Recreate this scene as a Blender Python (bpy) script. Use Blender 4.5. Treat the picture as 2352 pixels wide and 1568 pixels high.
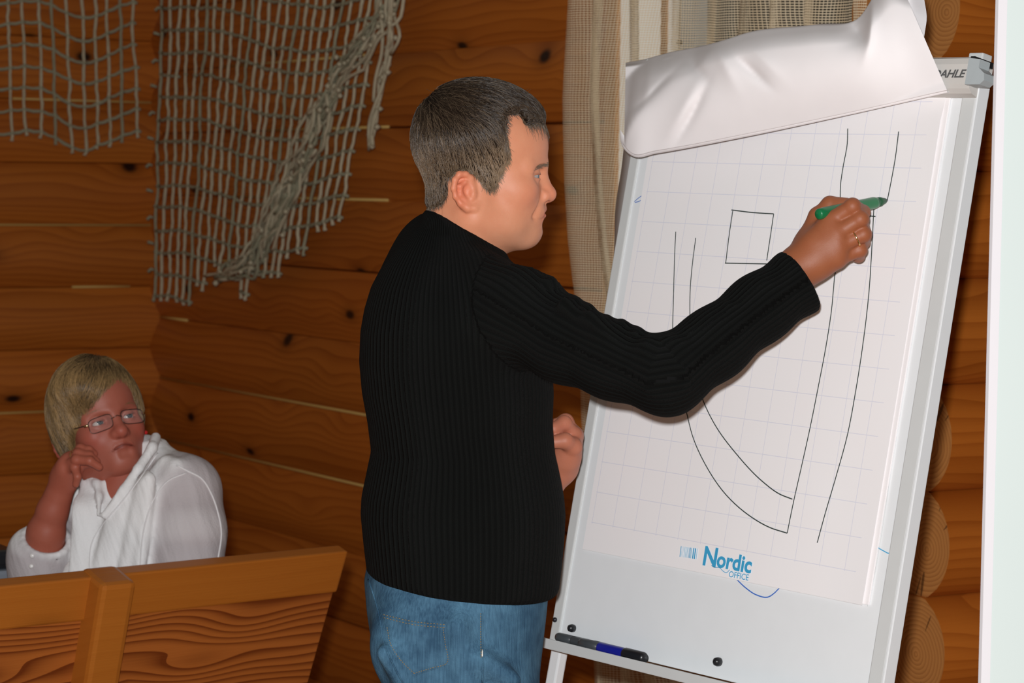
import bpy, bmesh, math, random
import numpy as np
from mathutils import Vector, Matrix
from mathutils.bvhtree import BVHTree

for o in list(bpy.data.objects):
    bpy.data.objects.remove(o, do_unlink=True)
random.seed(7); rng = np.random.default_rng(7)
scene = bpy.context.scene
COL = scene.collection

# ---------------------------------------------------------------- camera
FPX, CX, CY = 5750.0, 1176.0, 784.0
PITCH = math.atan((784 - 425) / FPX); ROLL = 0.012
CAM = np.array([0.0, 0.0, 1.57])
FW = np.array([0, math.cos(PITCH), -math.sin(PITCH)])
_u0 = np.array([0, math.sin(PITCH), math.cos(PITCH)]); _x = np.array([1.0, 0, 0])
RT = math.cos(ROLL) * _x + math.sin(ROLL) * _u0
UP = -math.sin(ROLL) * _x + math.cos(ROLL) * _u0
def ray(px, py):
    return FW + RT * ((px - CX) / FPX) + UP * ((CY - py) / FPX)
def at(px, py, d):                       # the point of the place seen at a photo pixel, d metres deep
    return CAM + ray(px, py) * d
cd = bpy.data.cameras.new('camera'); cam = bpy.data.objects.new('camera', cd); COL.objects.link(cam)
cd.sensor_width = 22.2; cd.lens = FPX / 2352 * 22.2
cd.clip_start = 0.05; cd.clip_end = 60
M = Matrix.Identity(4)
for i in range(3):
    M[i][0] = RT[i]; M[i][1] = UP[i]; M[i][2] = -FW[i]; M[i][3] = CAM[i]
cam.matrix_world = M
cd.dof.use_dof = True; cd.dof.focus_distance = 3.62; cd.dof.aperture_fstop = 6.3
scene.camera = cam

# ---------------------------------------------------------------- light
scene.view_settings.view_transform = 'Standard'
scene.view_settings.look = 'None'
scene.view_settings.gamma = 1.0
scene.view_settings.use_curve_mapping = False
scene.view_settings.exposure = 0.0
wd = bpy.data.worlds.new('world'); scene.world = wd; wd.use_nodes = True
wd.node_tree.nodes['Background'].inputs[0].default_value = (1.0, 0.88, 0.74, 1)
wd.node_tree.nodes['Background'].inputs[1].default_value = 0.13
fl = bpy.data.lights.new('camera_flash', 'POINT'); fl.energy = 500; fl.shadow_soft_size = 0.03
fl.color = (0.985, 1.0, 1.02)
flo = bpy.data.objects.new('camera_flash', fl); COL.objects.link(flo)
flo.location = CAM + RT * -0.035 + UP * 0.095 + FW * 0.02

# ---------------------------------------------------------------- helpers: objects
def tag(o, label=None, cat=None, group=None, kind=None):
    if label: o['label'] = label
    if cat: o['category'] = cat
    if group: o['group'] = group
    if kind: o['kind'] = kind
    return o
def empty(name, loc=(0, 0, 0)):
    o = bpy.data.objects.new(name, None); COL.objects.link(o); o.location = loc
    o.empty_display_size = 0.1
    return o
def link(name, me, parent=None, mat=None):
    o = bpy.data.objects.new(name, me); COL.objects.link(o)
    if parent is not None:
        o.parent = parent
        o.matrix_parent_inverse = Matrix.Translation(-Vector(parent.location)) if parent.type == 'EMPTY' else Matrix.Identity(4)
    if mat is not None and len(me.materials) == 0: me.materials.append(mat)
    return o
def mesh(name, v, f, mat=None, parent=None, smooth=False, uv=None):
    me = bpy.data.meshes.new(name)
    me.from_pydata([tuple(map(float, p)) for p in v], [], [tuple(map(int, q)) for q in f]); me.update()
    if smooth: me.polygons.foreach_set('use_smooth', [True] * len(me.polygons))
    if uv is not None:
        ul = me.uv_layers.new(name='UVMap')
        vi = np.empty(len(me.loops), np.int32); me.loops.foreach_get('vertex_index', vi)
        ul.data.foreach_set('uv', np.asarray(uv, np.float32)[vi].ravel())
    return link(name, me, parent, mat)
def fastmesh(name, V, Q, mat=None, parent=None, smooth=True, cols=None, attrs=None):
    V = np.asarray(V, np.float32); Q = np.asarray(Q, np.int32)
    me = bpy.data.meshes.new(name)
    me.vertices.add(len(V)); me.vertices.foreach_set('co', V.ravel())
    n = Q.shape[1]
    me.loops.add(Q.size); me.loops.foreach_set('vertex_index', Q.ravel())
    me.polygons.add(len(Q)); me.polygons.foreach_set('loop_start', np.arange(0, Q.size, n, dtype=np.int32))
    me.update(calc_edges=True); me.validate()
    me.polygons.foreach_set('use_smooth', np.full(len(me.polygons), smooth))
    if cols is not None:
        a = me.color_attributes.new('Col', 'FLOAT_COLOR', 'POINT')
        c = np.ones((len(V), 4), np.float32); c[:, :3] = cols; a.data.foreach_set('color', c.ravel())
    for k, val in (attrs or {}).items():
        a = me.attributes.new(k, 'FLOAT', 'POINT'); a.data.foreach_set('value', np.asarray(val, np.float32))
    return link(name, me, parent, mat)
def box_vf(lo, hi, bev=0.0):
    bm = bmesh.new(); bmesh.ops.create_cube(bm, size=1)
    for v in bm.verts:
        v.co = Vector([lo[i] + (v.co[i] + 0.5) * (hi[i] - lo[i]) for i in range(3)])
    if bev > 0: bmesh.ops.bevel(bm, geom=list(bm.edges), offset=bev, segments=2, affect='EDGES', profile=0.6)
    bm.verts.index_update()
    v = [tuple(q.co) for q in bm.verts]; f = [[q.index for q in p.verts] for p in bm.faces]; bm.free()
    return v, f
def frame_pts(pts, fr):                  # local (a,b,c) -> world with frame (origin, ex, ey, ez)
    o, ex, ey, ez = fr
    return [o + ex * p[0] + ey * p[1] + ez * p[2] for p in pts]
def fbox(name, fr, lo, hi, mat, parent=None, bev=0.0, smooth=False, uvm=True):
    v, f = box_vf(lo, hi, bev)
    o = mesh(name, frame_pts(v, fr), f, mat, parent, smooth)
    if uvm:                              # keep the local coordinates for the grain
        me = o.data
        for k in range(3):
            a = me.attributes.new('loc%d' % k, 'FLOAT', 'POINT'); a.data.foreach_set('value', np.array([q[k] for q in v], np.float32))
    return o
def tube_vf(pts, r, seg=6, cap=True):
    P = np.asarray(pts, float); n = len(P); r = np.broadcast_to(np.asarray(r, float), (n,))
    T = np.gradient(P, axis=0); T /= np.linalg.norm(T, axis=1)[:, None] + 1e-12
    a = np.array([0, 0, 1.0]) if abs(T[0][2]) < 0.9 else np.array([1.0, 0, 0])
    N = np.cross(T[0], a); N /= np.linalg.norm(N); V = []
    for i in range(n):
        N = N - T[i] * (N @ T[i]); N /= np.linalg.norm(N) + 1e-12; Bn = np.cross(T[i], N)
        for k in range(seg):
            t = 2 * math.pi * k / seg; V.append(P[i] + r[i] * (math.cos(t) * N + math.sin(t) * Bn))
    F = [[i * seg + k, i * seg + (k + 1) % seg, (i + 1) * seg + (k + 1) % seg, (i + 1) * seg + k] for i in range(n - 1) for k in range(seg)]
    if cap: F += [list(range(seg))[::-1], list(range((n - 1) * seg, n * seg))]
    return V, F
def tube(name, pts, r, mat, parent=None, seg=6):
    v, f = tube_vf(pts, r, seg); return mesh(name, v, f, mat, parent, True)
def lathe(name, fr, prof, mat, parent=None, seg=16):   # prof: (radius, height along ez)
    o, ex, ey, ez = fr; V = []; F = []
    for r, h in prof:
        for k in range(seg):
            t = 2 * math.pi * k / seg; V.append(o + ex * (r * math.cos(t)) + ey * (r * math.sin(t)) + ez * h)
    n = len(prof)
    F = [[i * seg + k, i * seg + (k + 1) % seg, (i + 1) * seg + (k + 1) % seg, (i + 1) * seg + k] for i in range(n - 1) for k in range(seg)]
    F += [list(range(seg))[::-1], list(range((n - 1) * seg, n * seg))]
    return mesh(name, V, F, mat, parent, True)
def catmull(pts, n):
    P = np.asarray(pts, float)
    s = np.concatenate([[0], np.cumsum(np.linalg.norm(np.diff(P, axis=0), axis=1))])
    q = np.linspace(0, s[-1], n); out = np.zeros((n, P.shape[1]))
    T = np.gradient(P, s, axis=0)
    i = np.clip(np.searchsorted(s, q) - 1, 0, len(P) - 2); h = (s[i + 1] - s[i])[:, None]; t = ((q - s[i])[:, None]) / h
    return (2*t**3-3*t**2+1)*P[i] + (t**3-2*t**2+t)*h*T[i] + (-2*t**3+3*t**2)*P[i+1] + (t**3-t**2)*h*T[i+1]

# ---------------------------------------------------------------- helpers: materials
class NT:
    def __init__(s, name):
        s.m = bpy.data.materials.new(name); s.m.use_nodes = True; s.t = s.m.node_tree
        s.b = s.t.nodes['Principled BSDF']; s.out = s.t.nodes['Material Output']
    def n(s, typ, **kw):
        d = s.t.nodes.new(typ)
        for k, v in kw.items(): setattr(d, k, v)
        return d
    def lk(s, a, b): s.t.links.new(a, b); return s
    def put(s, inp, v):
        if hasattr(v, 'links'): s.t.links.new(v, inp)
        else: inp.default_value = v
    def math(s, op, a, b=0.0, c=0.0):
        d = s.n('ShaderNodeMath', operation=op)
        for k, v in zip(range(3), (a, b, c)): s.put(d.inputs[k], v)
        return d.outputs[0]
    def mix(s, f, a, b, mode='MIX'):
        d = s.n('ShaderNodeMix', data_type='RGBA', blend_type=mode)
        s.put(d.inputs[0], f)
        s.put(d.inputs[6], a if hasattr(a, 'links') else (*a, 1)); s.put(d.inputs[7], b if hasattr(b, 'links') else (*b, 1))
        return d.outputs[2]
    def noise(s, vec, scale=5, detail=3, rough=0.5, dist=0):
        d = s.n('ShaderNodeTexNoise'); s.lk(vec, d.inputs['Vector'])
        d.inputs['Scale'].default_value = scale; d.inputs['Detail'].default_value = detail
        d.inputs['Roughness'].default_value = rough; d.inputs['Distortion'].default_value = dist
        return d.outputs[0]
    def ramp(s, f, stops):
        d = s.n('ShaderNodeValToRGB'); s.lk(f, d.inputs[0]); e = d.color_ramp.elements
        while len(e) < len(stops): e.new(0.5)
        for q, (p, c) in zip(e, stops): q.position = p; q.color = (*c, 1) if len(c) == 3 else c
        return d.outputs[0]
    def xyz(s, x, y, z):
        d = s.n('ShaderNodeCombineXYZ')
        for k, v in enumerate((x, y, z)): s.put(d.inputs[k], v)
        return d.outputs[0]
    def attr(s, name, out=2):
        d = s.n('ShaderNodeAttribute'); d.attribute_name = name; return d.outputs[out]
    def bump(s, h, dist=0.002, st=1.0):
        d = s.n('ShaderNodeBump'); d.inputs['Distance'].default_value = dist; d.inputs['Strength'].default_value = st
        s.lk(h, d.inputs['Height']); s.lk(d.outputs[0], s.b.inputs['Normal'])
    def col(s, c): s.put(s.b.inputs['Base Color'], c if hasattr(c, 'links') else (*c, 1)); return s
    def set(s, **kw):
        for k, v in kw.items(): s.put(s.b.inputs[k.replace('_', ' ')], v)
        return s
def srgb(r, g, b):
    return tuple((c / 255 / 12.92 if c / 255 <= 0.04045 else ((c / 255 + 0.055) / 1.055) ** 2.4) for c in (r, g, b))
def plain(name, c, rough=0.5, metal=0.0, spec=0.5, var=0.06, scale=30):
    m = NT(name); g = m.n('ShaderNodeNewGeometry').outputs['Position']
    nz = m.noise(g, scale, 2)
    m.col(m.mix(nz, tuple(x * (1 - var) for x in c), tuple(min(1, x * (1 + var)) for x in c)))
    m.set(Roughness=rough, Metallic=metal); m.b.inputs['Specular IOR Level'].default_value = spec
    return m.m
def wood(name, light, dark, src='object', ring=42.0, warp=5.0, knots=0.8, rough=0.45, kcol=(0.02, 0.006, 0.002), contrast=1.0, ks=(2.6, 5.0), spec=0.3, phase=0.0):
    """sawn pine: growth rings bending round knots; x runs along the grain"""
    m = NT(name)
    if src == 'object':
        tc = m.n('ShaderNodeTexCoord'); sp = m.n('ShaderNodeSeparateXYZ'); m.lk(tc.outputs['Object'], sp.inputs[0])
        x, y, z = sp.outputs[0], sp.outputs[1], sp.outputs[2]
    else:
        x, y, z = m.attr('loc0'), m.attr('loc1'), m.attr('loc2')
    rnd = m.n('ShaderNodeObjectInfo').outputs['Random']
    xs = m.math('ADD', x, m.math('MULTIPLY', rnd, 61.0)); zz = m.math('ADD', z, m.math('MULTIPLY', y, 0.7))
    zs = m.math('ADD', zz, m.math('MULTIPLY', rnd, 7.3))
    wv = m.xyz(m.math('MULTIPLY', xs, 0.9), m.math('MULTIPLY', zs, 4.5), phase)
    w1 = m.noise(wv, 1.0, 2, 0.5)
    vo = m.n('ShaderNodeTexVoronoi'); vo.voronoi_dimensions = '2D'
    m.lk(m.xyz(m.math('MULTIPLY', xs, ks[0]), m.math('MULTIPLY', zs, ks[1]), 0.0), vo.inputs['Vector']); vo.inputs['Scale'].default_value = 1.0
    vo.inputs['Randomness'].default_value = 0.9
    d = vo.outputs['Distance']
    bend = m.math('POWER', 2.718, m.math('MULTIPLY', m.math('MULTIPLY', d, d), -14.0))
    ph = m.math('ADD', m.math('MULTIPLY', zs, ring), m.math('ADD', m.math('MULTIPLY', w1, warp), m.math('MULTIPLY', bend, 2.2 * knots)))
    sw = m.math('FRACT', ph)
    saw = m.math('POWER', sw, 2.2)
    big = m.noise(m.xyz(m.math('MULTIPLY', xs, 0.6), m.math('MULTIPLY', zs, 7.0), 3.0), 1.0, 2)
    fib = m.noise(m.xyz(m.math('MULTIPLY', xs, 5.0), m.math('MULTIPLY', zs, 320.0), 0.0), 1.0, 2)
    f = m.math('ADD', m.math('MULTIPLY', saw, 0.55 * contrast), m.math('ADD', m.math('MULTIPLY', m.math('SUBTRACT', big, 0.38), 1.5), m.math('MULTIPLY', m.math('SUBTRACT', fib, 0.5), 0.22)))
    base = m.mix(m.math('MINIMUM', m.math('MAXIMUM', f, 0.0), 1.0), light, dark)
    hue = m.noise(m.xyz(m.math('MULTIPLY', xs, 0.35), rnd, 9.0), 3.0, 1)
    base = m.mix(m.math('MULTIPLY', hue, 0.45), base, tuple(c * k for c, k in zip(light, (1.15, 0.8, 0.55))))
    # only some of the cells carry a dark knot
    vc = m.n('ShaderNodeSeparateColor'); m.lk(vo.outputs['Color'], vc.inputs[0])
    has = m.math('GREATER_THAN', vc.outputs[0], 1.0 - 0.62 * knots)
    kn = m.math('MULTIPLY', m.math('SMOOTH_MIN', 1.0, m.math('MAXIMUM', m.math('MULTIPLY', m.math('SUBTRACT', 0.085, d), 22.0), 0.0), 0.2), has)
    halo = m.math('MULTIPLY', m.math('POWER', 2.718, m.math('MULTIPLY', m.math('MULTIPLY', d, d), -60.0)), m.math('MULTIPLY', has, 0.55))
    base = m.mix(halo, base, tuple(c * 0.45 for c in dark)); base = m.mix(kn, base, kcol)
    m.col(base); m.set(Roughness=rough); m.b.inputs['Specular IOR Level'].default_value = spec
    m.bump(m.math('SUBTRACT', fib, m.math('MULTIPLY', saw, 0.5)), 0.0012, 0.35)
    return m.m
# ================================================================ THE ROOM: log walls
PINE_L = (0.47, 0.150, 0.020); PINE_D = (0.20, 0.047, 0.005)
M_LOG = wood('log_pine', PINE_L, PINE_D, 'object', 40, 6.0, 0.55, 0.42)
M_LOGB = wood('log_pine_far', PINE_L, PINE_D, 'object', 40, 6.0, 0.55, 0.42, phase=4.0)
M_CAULK = plain('seam_sealant', (0.62, 0.40, 0.12), 0.6)
def end_grain():
    m = NT('log_end_grain'); tc = m.n('ShaderNodeTexCoord'); sp = m.n('ShaderNodeSeparateXYZ'); m.lk(tc.outputs['Object'], sp.inputs[0])
    rnd = m.n('ShaderNodeObjectInfo').outputs['Random']
    y = m.math('ADD', sp.outputs[1], m.math('MULTIPLY', m.math('SUBTRACT', rnd, 0.5), 0.05)); z = m.math('ADD', sp.outputs[2], 0.01)
    wn = m.noise(m.xyz(m.math('ADD', y, rnd), z, rnd), 9.0, 2)
    r = m.math('ADD', m.math('SQRT', m.math('ADD', m.math('MULTIPLY', y, y), m.math('MULTIPLY', z, z))), m.math('MULTIPLY', wn, 0.022))
    ring = m.math('POWER', m.math('FRACT', m.math('MULTIPLY', r, 120.0)), 2.0)
    ring2 = m.noise(m.xyz(m.math('MULTIPLY', r, 160.0), 0.0, rnd), 1.0, 1)
    base = m.mix(m.math('MULTIPLY', ring, 0.75), (0.52, 0.22, 0.060), (0.25, 0.080, 0.018))
    base = m.mix(m.math('MULTIPLY', ring2, 0.4), base, (0.40, 0.16, 0.045))
    # drying cracks running out from the pith
    th = m.math('ARCTAN2', z, y)
    cr = m.noise(m.xyz(m.math('MULTIPLY', th, 2.2), m.math('MULTIPLY', r, 3.0), rnd), 2.0, 1)
    crk = m.math('GREATER_THAN', m.math('MULTIPLY', cr, m.math('MINIMUM', m.math('MULTIPLY', r, 16.0), 1.0)), 0.71)
    base = m.mix(m.math('MULTIPLY', crk, 0.7), base, (0.05, 0.017, 0.006))
    m.col(base); m.set(Roughness=0.6); m.b.inputs['Specular IOR Level'].default_value = 0.2
    m.bump(m.math('SUBTRACT', 0.0, ring), 0.001, 0.5)
    return m.m
M_END = end_grain()
PITCH_L = 0.2; WA = math.atan(3476 / FPX)
D_R = np.array([math.sin(WA), -math.cos(WA), 0]); N_R = np.array([-math.cos(WA), -math.sin(WA), 0])   # window wall: right-and-near, room normal
D_C = -N_R.copy(); N_C = np.array([math.sin(WA), -math.cos(WA), 0])                                   # left wall runs right-and-far
W0 = at(840, 952, 7.0); ZSEAM = W0[2]; W0 = np.array([W0[0], W0[1], 0.0])
def wall_param(px, py, off=0.0):         # pixel -> (s along the window wall, z) on the wall plane pushed out by off
    d = ray(px, py); t = ((W0 + N_R * off - CAM) @ N_R) / (d @ N_R); P = CAM + d * t
    return (P - W0) @ D_R, P[2]
def wpt(s, z, off=0.0): return W0 + D_R * s + N_R * off + np.array([0, 0, z])
S_COR = wall_param(362, 800)[0]
def log_mesh(name, length, R=0.19, h=PITCH_L, depth=0.10, both=False):
    hz = h / 2 + 0.0008; n = 12; base = math.sqrt(R * R - (h / 2) ** 2)
    pr = [(math.sqrt(R * R - min(abs(z), h / 2) ** 2) - base, z) for z in np.linspace(-(h / 2 - 0.002), h / 2 - 0.002, n)]; pr = [(-0.008, -hz)] + pr + [(-0.008, hz)]
    back = [(-depth, hz), (-depth, -hz)] if not both else [(-(y) - depth, z) for y, z in reversed(pr)]
    pr = pr + back; k = len(pr); ns = 2
    V = [(length * i, y, z) for i in range(ns) for y, z in pr]
    F = [[j, (j + 1) % k, k + (j + 1) % k, k + j] for j in range(k)]
    me = bpy.data.meshes.new(name); me.from_pydata(V, [], F + [list(range(k))[::-1], list(range(k, 2 * k))]); me.update()
    for p in me.polygons: p.use_smooth = len(p.vertices) == 4
    me.set_sharp_from_angle(angle=math.radians(40))
    return me
def place_log(me, parent, P, dx, nrm, mat_i=None, name='log'):
    o = bpy.data.objects.new(name, me); COL.objects.link(o); o.parent = parent
    m = Matrix.Identity(4)
    for i in range(3): m[i][0] = dx[i]; m[i][1] = nrm[i]; m[i][2] = (0, 0, 1)[i]; m[i][3] = P[i]
    o.matrix_parent_inverse = Matrix.Identity(4); o.matrix_world = m
    return o
wall_right = empty('wall_right'); tag(wall_right, 'log wall with knotty orange pine logs behind the standing man', kind='structure')
wall_left = empty('wall_left'); tag(wall_left, 'log wall of pine logs behind the seated woman', kind='structure')
wall_stub = empty('wall_stub'); tag(wall_stub, 'stack of sawn log ends beside the flip chart', kind='structure')
# window opening on the window wall
S_WL = wall_param(1452, 60)[0]; S_WR = wall_param(2040, 60)[0]; ZW0, ZW1 = 0.95, 2.15
S_END = wall_param(2352, 400)[0] + 1.0
S_STUB = wall_param(2150, 900)[0]
rows = list(range(-8, 9))
me_full = log_mesh('log_right_full', S_END - (S_COR - 0.12)); me_a = log_mesh('log_right_a', S_WL + 0.01 - (S_COR - 0.12)); me_b = log_mesh('log_right_b', S_END - (S_WR - 0.01))
for me in (me_full, me_a, me_b): me.materials.append(M_LOG)
ZB = ZSEAM - PITCH_L / 2
for k in range(-5, 10):
    z = ZB + k * PITCH_L
    if z < 0.0 or z > 2.75: continue
    inwin = z + 0.1 > ZW0 and z - 0.1 < ZW1
    fwd = D_R + np.array([0, 0, random.uniform(-0.004, 0.004)])
    if inwin:
        place_log(me_a, wall_right, wpt(S_COR - 0.12, z), fwd, N_R); place_log(me_b, wall_right, wpt(S_WR - 0.01, z), D_R, N_R)
    else: place_log(me_full, wall_right, wpt(S_COR - 0.12, z), fwd, N_R)
# left wall: logs half a course higher
COR = wpt(S_COR, 0)
me_l = log_mesh('log_left', 4.2); me_l.materials.append(M_LOGB)
for k in range(-5, 11):
    z = ZB + PITCH_L / 2 + k * PITCH_L
    if z < 0.0 or z > 2.85: continue
    place_log(me_l, wall_left, COR + np.array([0, 0, z]) - D_C * 4.1, D_C, N_C)
# pale sealant showing in some of the joints
def seam_strip(parent, P0, P1, r=0.0042): tube('seam_strip', [P0, P0 * 0.5 + P1 * 0.5, P1], r, M_CAULK, parent, 5)
for k, a, b in ((0, 0.0, 2.1), (-1, 0.05, 2.1), (3, 0.55, 1.6), (4, 0.8, 1.6), (5, 0.5, 1.5), (2, 0.35, 0.8), (1, 0.0, 0.25)):
    z = ZSEAM + k * PITCH_L
    seam_strip(wall_right, wpt(S_COR + a, z, 0.004), wpt(S_COR + b, z, 0.004))
for k, a, b in ((3, 0.02, 2.2), (5, 0.02, 0.5), (0, 0.3, 0.9), (2, 0.1, 0.3)):
    z = ZB + k * PITCH_L
    seam_strip(wall_left, COR - D_C * a + N_C * 0.004 + np.array([0, 0, z]), COR - D_C * b + N_C * 0.004 + np.array([0, 0, z]))
# stub of the cross wall: round log ends facing into the room
me_s = log_mesh('log_stub', 1.1, R=0.112, depth=0.19, both=True); me_s.materials.append(M_LOG); me_s.materials.append(M_END)
for p in me_s.polygons:
    if len(p.vertices) > 4: p.material_index = 1
E0 = at(2180, 900, 4.62); E0 = np.array([E0[0], E0[1], 0.0])
zst = at(2150, 1140, 4.62)[2]
for k in range(-4, 11):
    z = zst + PITCH_L * (k + 0.5)
    if z < 0.0 or z > 2.8: continue
    off = random.uniform(-0.012, 0.012) + (0.035 if k in (5,) else 0)
    o = place_log(me_s, wall_stub, E0 + D_C * off + N_C * (-0.058 + random.uniform(-0.006, 0.006)) + np.array([0, 0, z]), D_C, N_C)
# floor and ceiling
M_FLOOR = wood('floor_boards', (0.30, 0.14, 0.05), (0.16, 0.06, 0.02), 'object', 30, 4, 0.5, 0.4)
fo = mesh('floor', [(-5, -1.5, 0), (6, -1.5, 0), (6, 11, 0), (-5, 11, 0), (-5, -1.5, -0.1), (6, -1.5, -0.1), (6, 11, -0.1), (-5, 11, -0.1)],
          [(0, 1, 2, 3), (7, 6, 5, 4), (0, 4, 5, 1), (1, 5, 6, 2), (2, 6, 7, 3), (3, 7, 4, 0)], M_FLOOR); tag(fo, 'wooden floor of the log room', kind='structure')

# ---------------------------------------------------------------- window in the wall
M_CASE = wood('window_casing_pine', (0.62, 0.30, 0.085), (0.42, 0.18, 0.045), 'attr', 50, 2, 0.2, 0.4)
M_WHITE = plain('white_window_paint', (0.72, 0.74, 0.70), 0.4)
mg = NT('window_glass'); mg.col((0.05, 0.055, 0.05)); mg.set(Roughness=0.05, Alpha=0.75); M_GLASS = mg.m
win = empty('window_1', wpt(S_WL, ZW0)); tag(win, 'window with white frame behind the mesh curtain', kind='structure')
FRW = (wpt(0, 0), D_R, N_R, np.array([0, 0, 1.0]))
s1 = wall_param(1478, 60)[0]; s2 = wall_param(1614, 60)[0]; s3 = S_WR
for nm, lo, hi, mt in (('casing', (S_WL, -0.1, ZW0), (s1, 0.075, ZW1), M_CASE), ('frame', (s1, -0.1, ZW0), (s2, 0.06, ZW1), M_WHITE),
                       ('frame', (s2, -0.1, ZW0), (s3, 0.055, ZW0 + 0.06), M_WHITE), ('frame', (s2, -0.1, ZW1 - 0.06), (s3, 0.055, ZW1), M_WHITE),
                       ('casing', (S_WL, -0.1, ZW0 - 0.09), (s3 + 0.1, 0.075, ZW0), M_CASE), ('casing', (S_WL, -0.1, ZW1), (s3 + 0.1, 0.075, ZW1 + 0.09), M_CASE),
                       ('casing', (s3, -0.1, ZW0), (s3 + 0.1, 0.075, ZW1), M_CASE)):
    fbox(nm, FRW, lo, hi, mt, win, 0.004)
fbox('sash', FRW, (s1 + 0.175, 0.066, ZW0 + 0.02), (s1 + 0.195, 0.072, ZW1 - 0.02), M_CASE, win)
fbox('pane', FRW, (s2, -0.02, ZW0 + 0.06), (s3, -0.012, ZW1 - 0.06), M_GLASS, win)
mb = NT('glowing_white_panel'); mb.col((0.80, 0.80, 0.76)); mb.set(Roughness=0.9); mb.b.inputs['Emission Color'].default_value = (1.0, 0.98, 0.90, 1); mb.b.inputs['Emission Strength'].default_value = 0.30  # added white panel; its own glow stands in for daylight at the window
fbox('glow_panel', FRW, (s1 + 0.004, 0.061, ZW0 + 0.02), (s2 - 0.004, 0.066, ZW1 - 0.02), mb.m, win)
hs, hz = wall_param(1567, 98, 0.06); M_DKM = plain('dark_metal', (0.05, 0.05, 0.06), 0.3, 0.8)
lathe('screw', (wpt(hs, hz, 0.064), D_R, np.array([0, 0, 1.0]), N_R), [(0.006, 0), (0.0065, 0.006), (0.003, 0.010)], M_DKM, win, 10)

# ---------------------------------------------------------------- open-weave curtain
def mesh_cloth():
    m = NT('open_weave_curtain'); uv = m.n('ShaderNodeUVMap'); sp = m.n('ShaderNodeSeparateXYZ'); m.lk(uv.outputs[0], sp.inputs[0])
    u, v = sp.outputs[0], sp.outputs[1]; P = 0.0056
    wob = m.noise(m.xyz(m.math('MULTIPLY', u, 8), m.math('MULTIPLY', v, 8), 0), 1.0, 2)
    fu = m.math('FRACT', m.math('ADD', m.math('DIVIDE', u, P), m.math('MULTIPLY', wob, 1.5))); fv = m.math('FRACT', m.math('ADD', m.math('DIVIDE', v, P * 0.95), wob))
    tu = m.math('LESS_THAN', m.math('ABSOLUTE', m.math('SUBTRACT', fu, 0.5)), 0.085); tv = m.math('LESS_THAN', m.math('ABSOLUTE', m.math('SUBTRACT', fv, 0.5)), 0.17)
    a = m.math('MAXIMUM', tu, tv)
    n2 = m.noise(m.xyz(m.math('MULTIPLY', u, 40), m.math('MULTIPLY', v, 3), 0), 1.0, 2)
    m.col(m.mix(n2, (0.70, 0.52, 0.30), (0.92, 0.80, 0.58))); m.set(Alpha=a, Roughness=0.8)
    m.bump(m.math('ADD', m.math('SINE', m.math('MULTIPLY', fu, 6.28)), m.math('SINE', m.math('MULTIPLY', fv, 6.28))), 0.001, 0.4)
    m.m.surface_render_method = 'DITHERED' if hasattr(m.m, 'surface_render_method') else m.m.surface_render_method
    return m.m
M_MESH = mesh_cloth()
cur_left = [(-420, 1330), (0, 1318), (220, 1308), (400, 1312), (560, 1320), (700, 1335), (1000, 1348), (1535, 1360), (2100, 1372)]
nu, nv = 260, 40
V = []; UVc = []
ys = np.linspace(-420, 2100, nv)
for j, y in enumerate(ys):
    xl = np.interp(y, [q[0] for q in cur_left], [q[1] for q in cur_left])
    sl, _ = wall_param(xl, y, 0.17); sr, _ = wall_param(2075, 60, 0.17)
    zz = wall_param(xl, y, 0.17)[1]
    for i in range(nu):
        t = i / (nu - 1); s = sl + (sr - sl) * t
        ph = t * 9 + 0.25 * math.sin(j * 0.13 + t * 9)
        w = 0.028 * math.sin(ph * 2 * math.pi) + 0.010 * math.sin(ph * 4.4 * math.pi + 1 + j * .02)
        V.append(wpt(s + 0.012 * math.sin(ph * 4 * math.pi), zz, 0.17 + w)); UVc.append((t * 2.4, zz))
F = [(j * nu + i, j * nu + i + 1, (j + 1) * nu + i + 1, (j + 1) * nu + i) for j in range(nv - 1) for i in range(nu - 1)]
cu = mesh('mesh_curtain', V, F, M_MESH, None, True, UVc)
rz_ = wall_param(1330, -415, 0.17)[1]; sA_ = wall_param(1330, -415, 0.17)[0]; sB_ = wall_param(2075, 60, 0.17)[0]
rod = empty('curtain_rod', wpt(sA_, rz_, 0.17)); tag(rod, 'dark metal rod that the straw coloured curtain hangs from', 'curtain rod'); tube('pole', [wpt(sA_ - 0.1, rz_ + 0.01, 0.17), wpt((sA_ + sB_) / 2, rz_ + 0.01, 0.17), wpt(sB_ + 0.1, rz_ + 0.01, 0.17)], 0.011, M_DKM, rod, 10)
for q_ in (sA_ - 0.06, sB_ + 0.06): tube('bracket', [wpt(q_, rz_ + 0.01, 0.17), wpt(q_, rz_ + 0.01, 0.09), wpt(q_, rz_ + 0.01, 0.005)], 0.008, M_DKM, rod, 8)
tag(cu, 'straw coloured open weave curtain hanging behind the flip chart', 'curtain')
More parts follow.
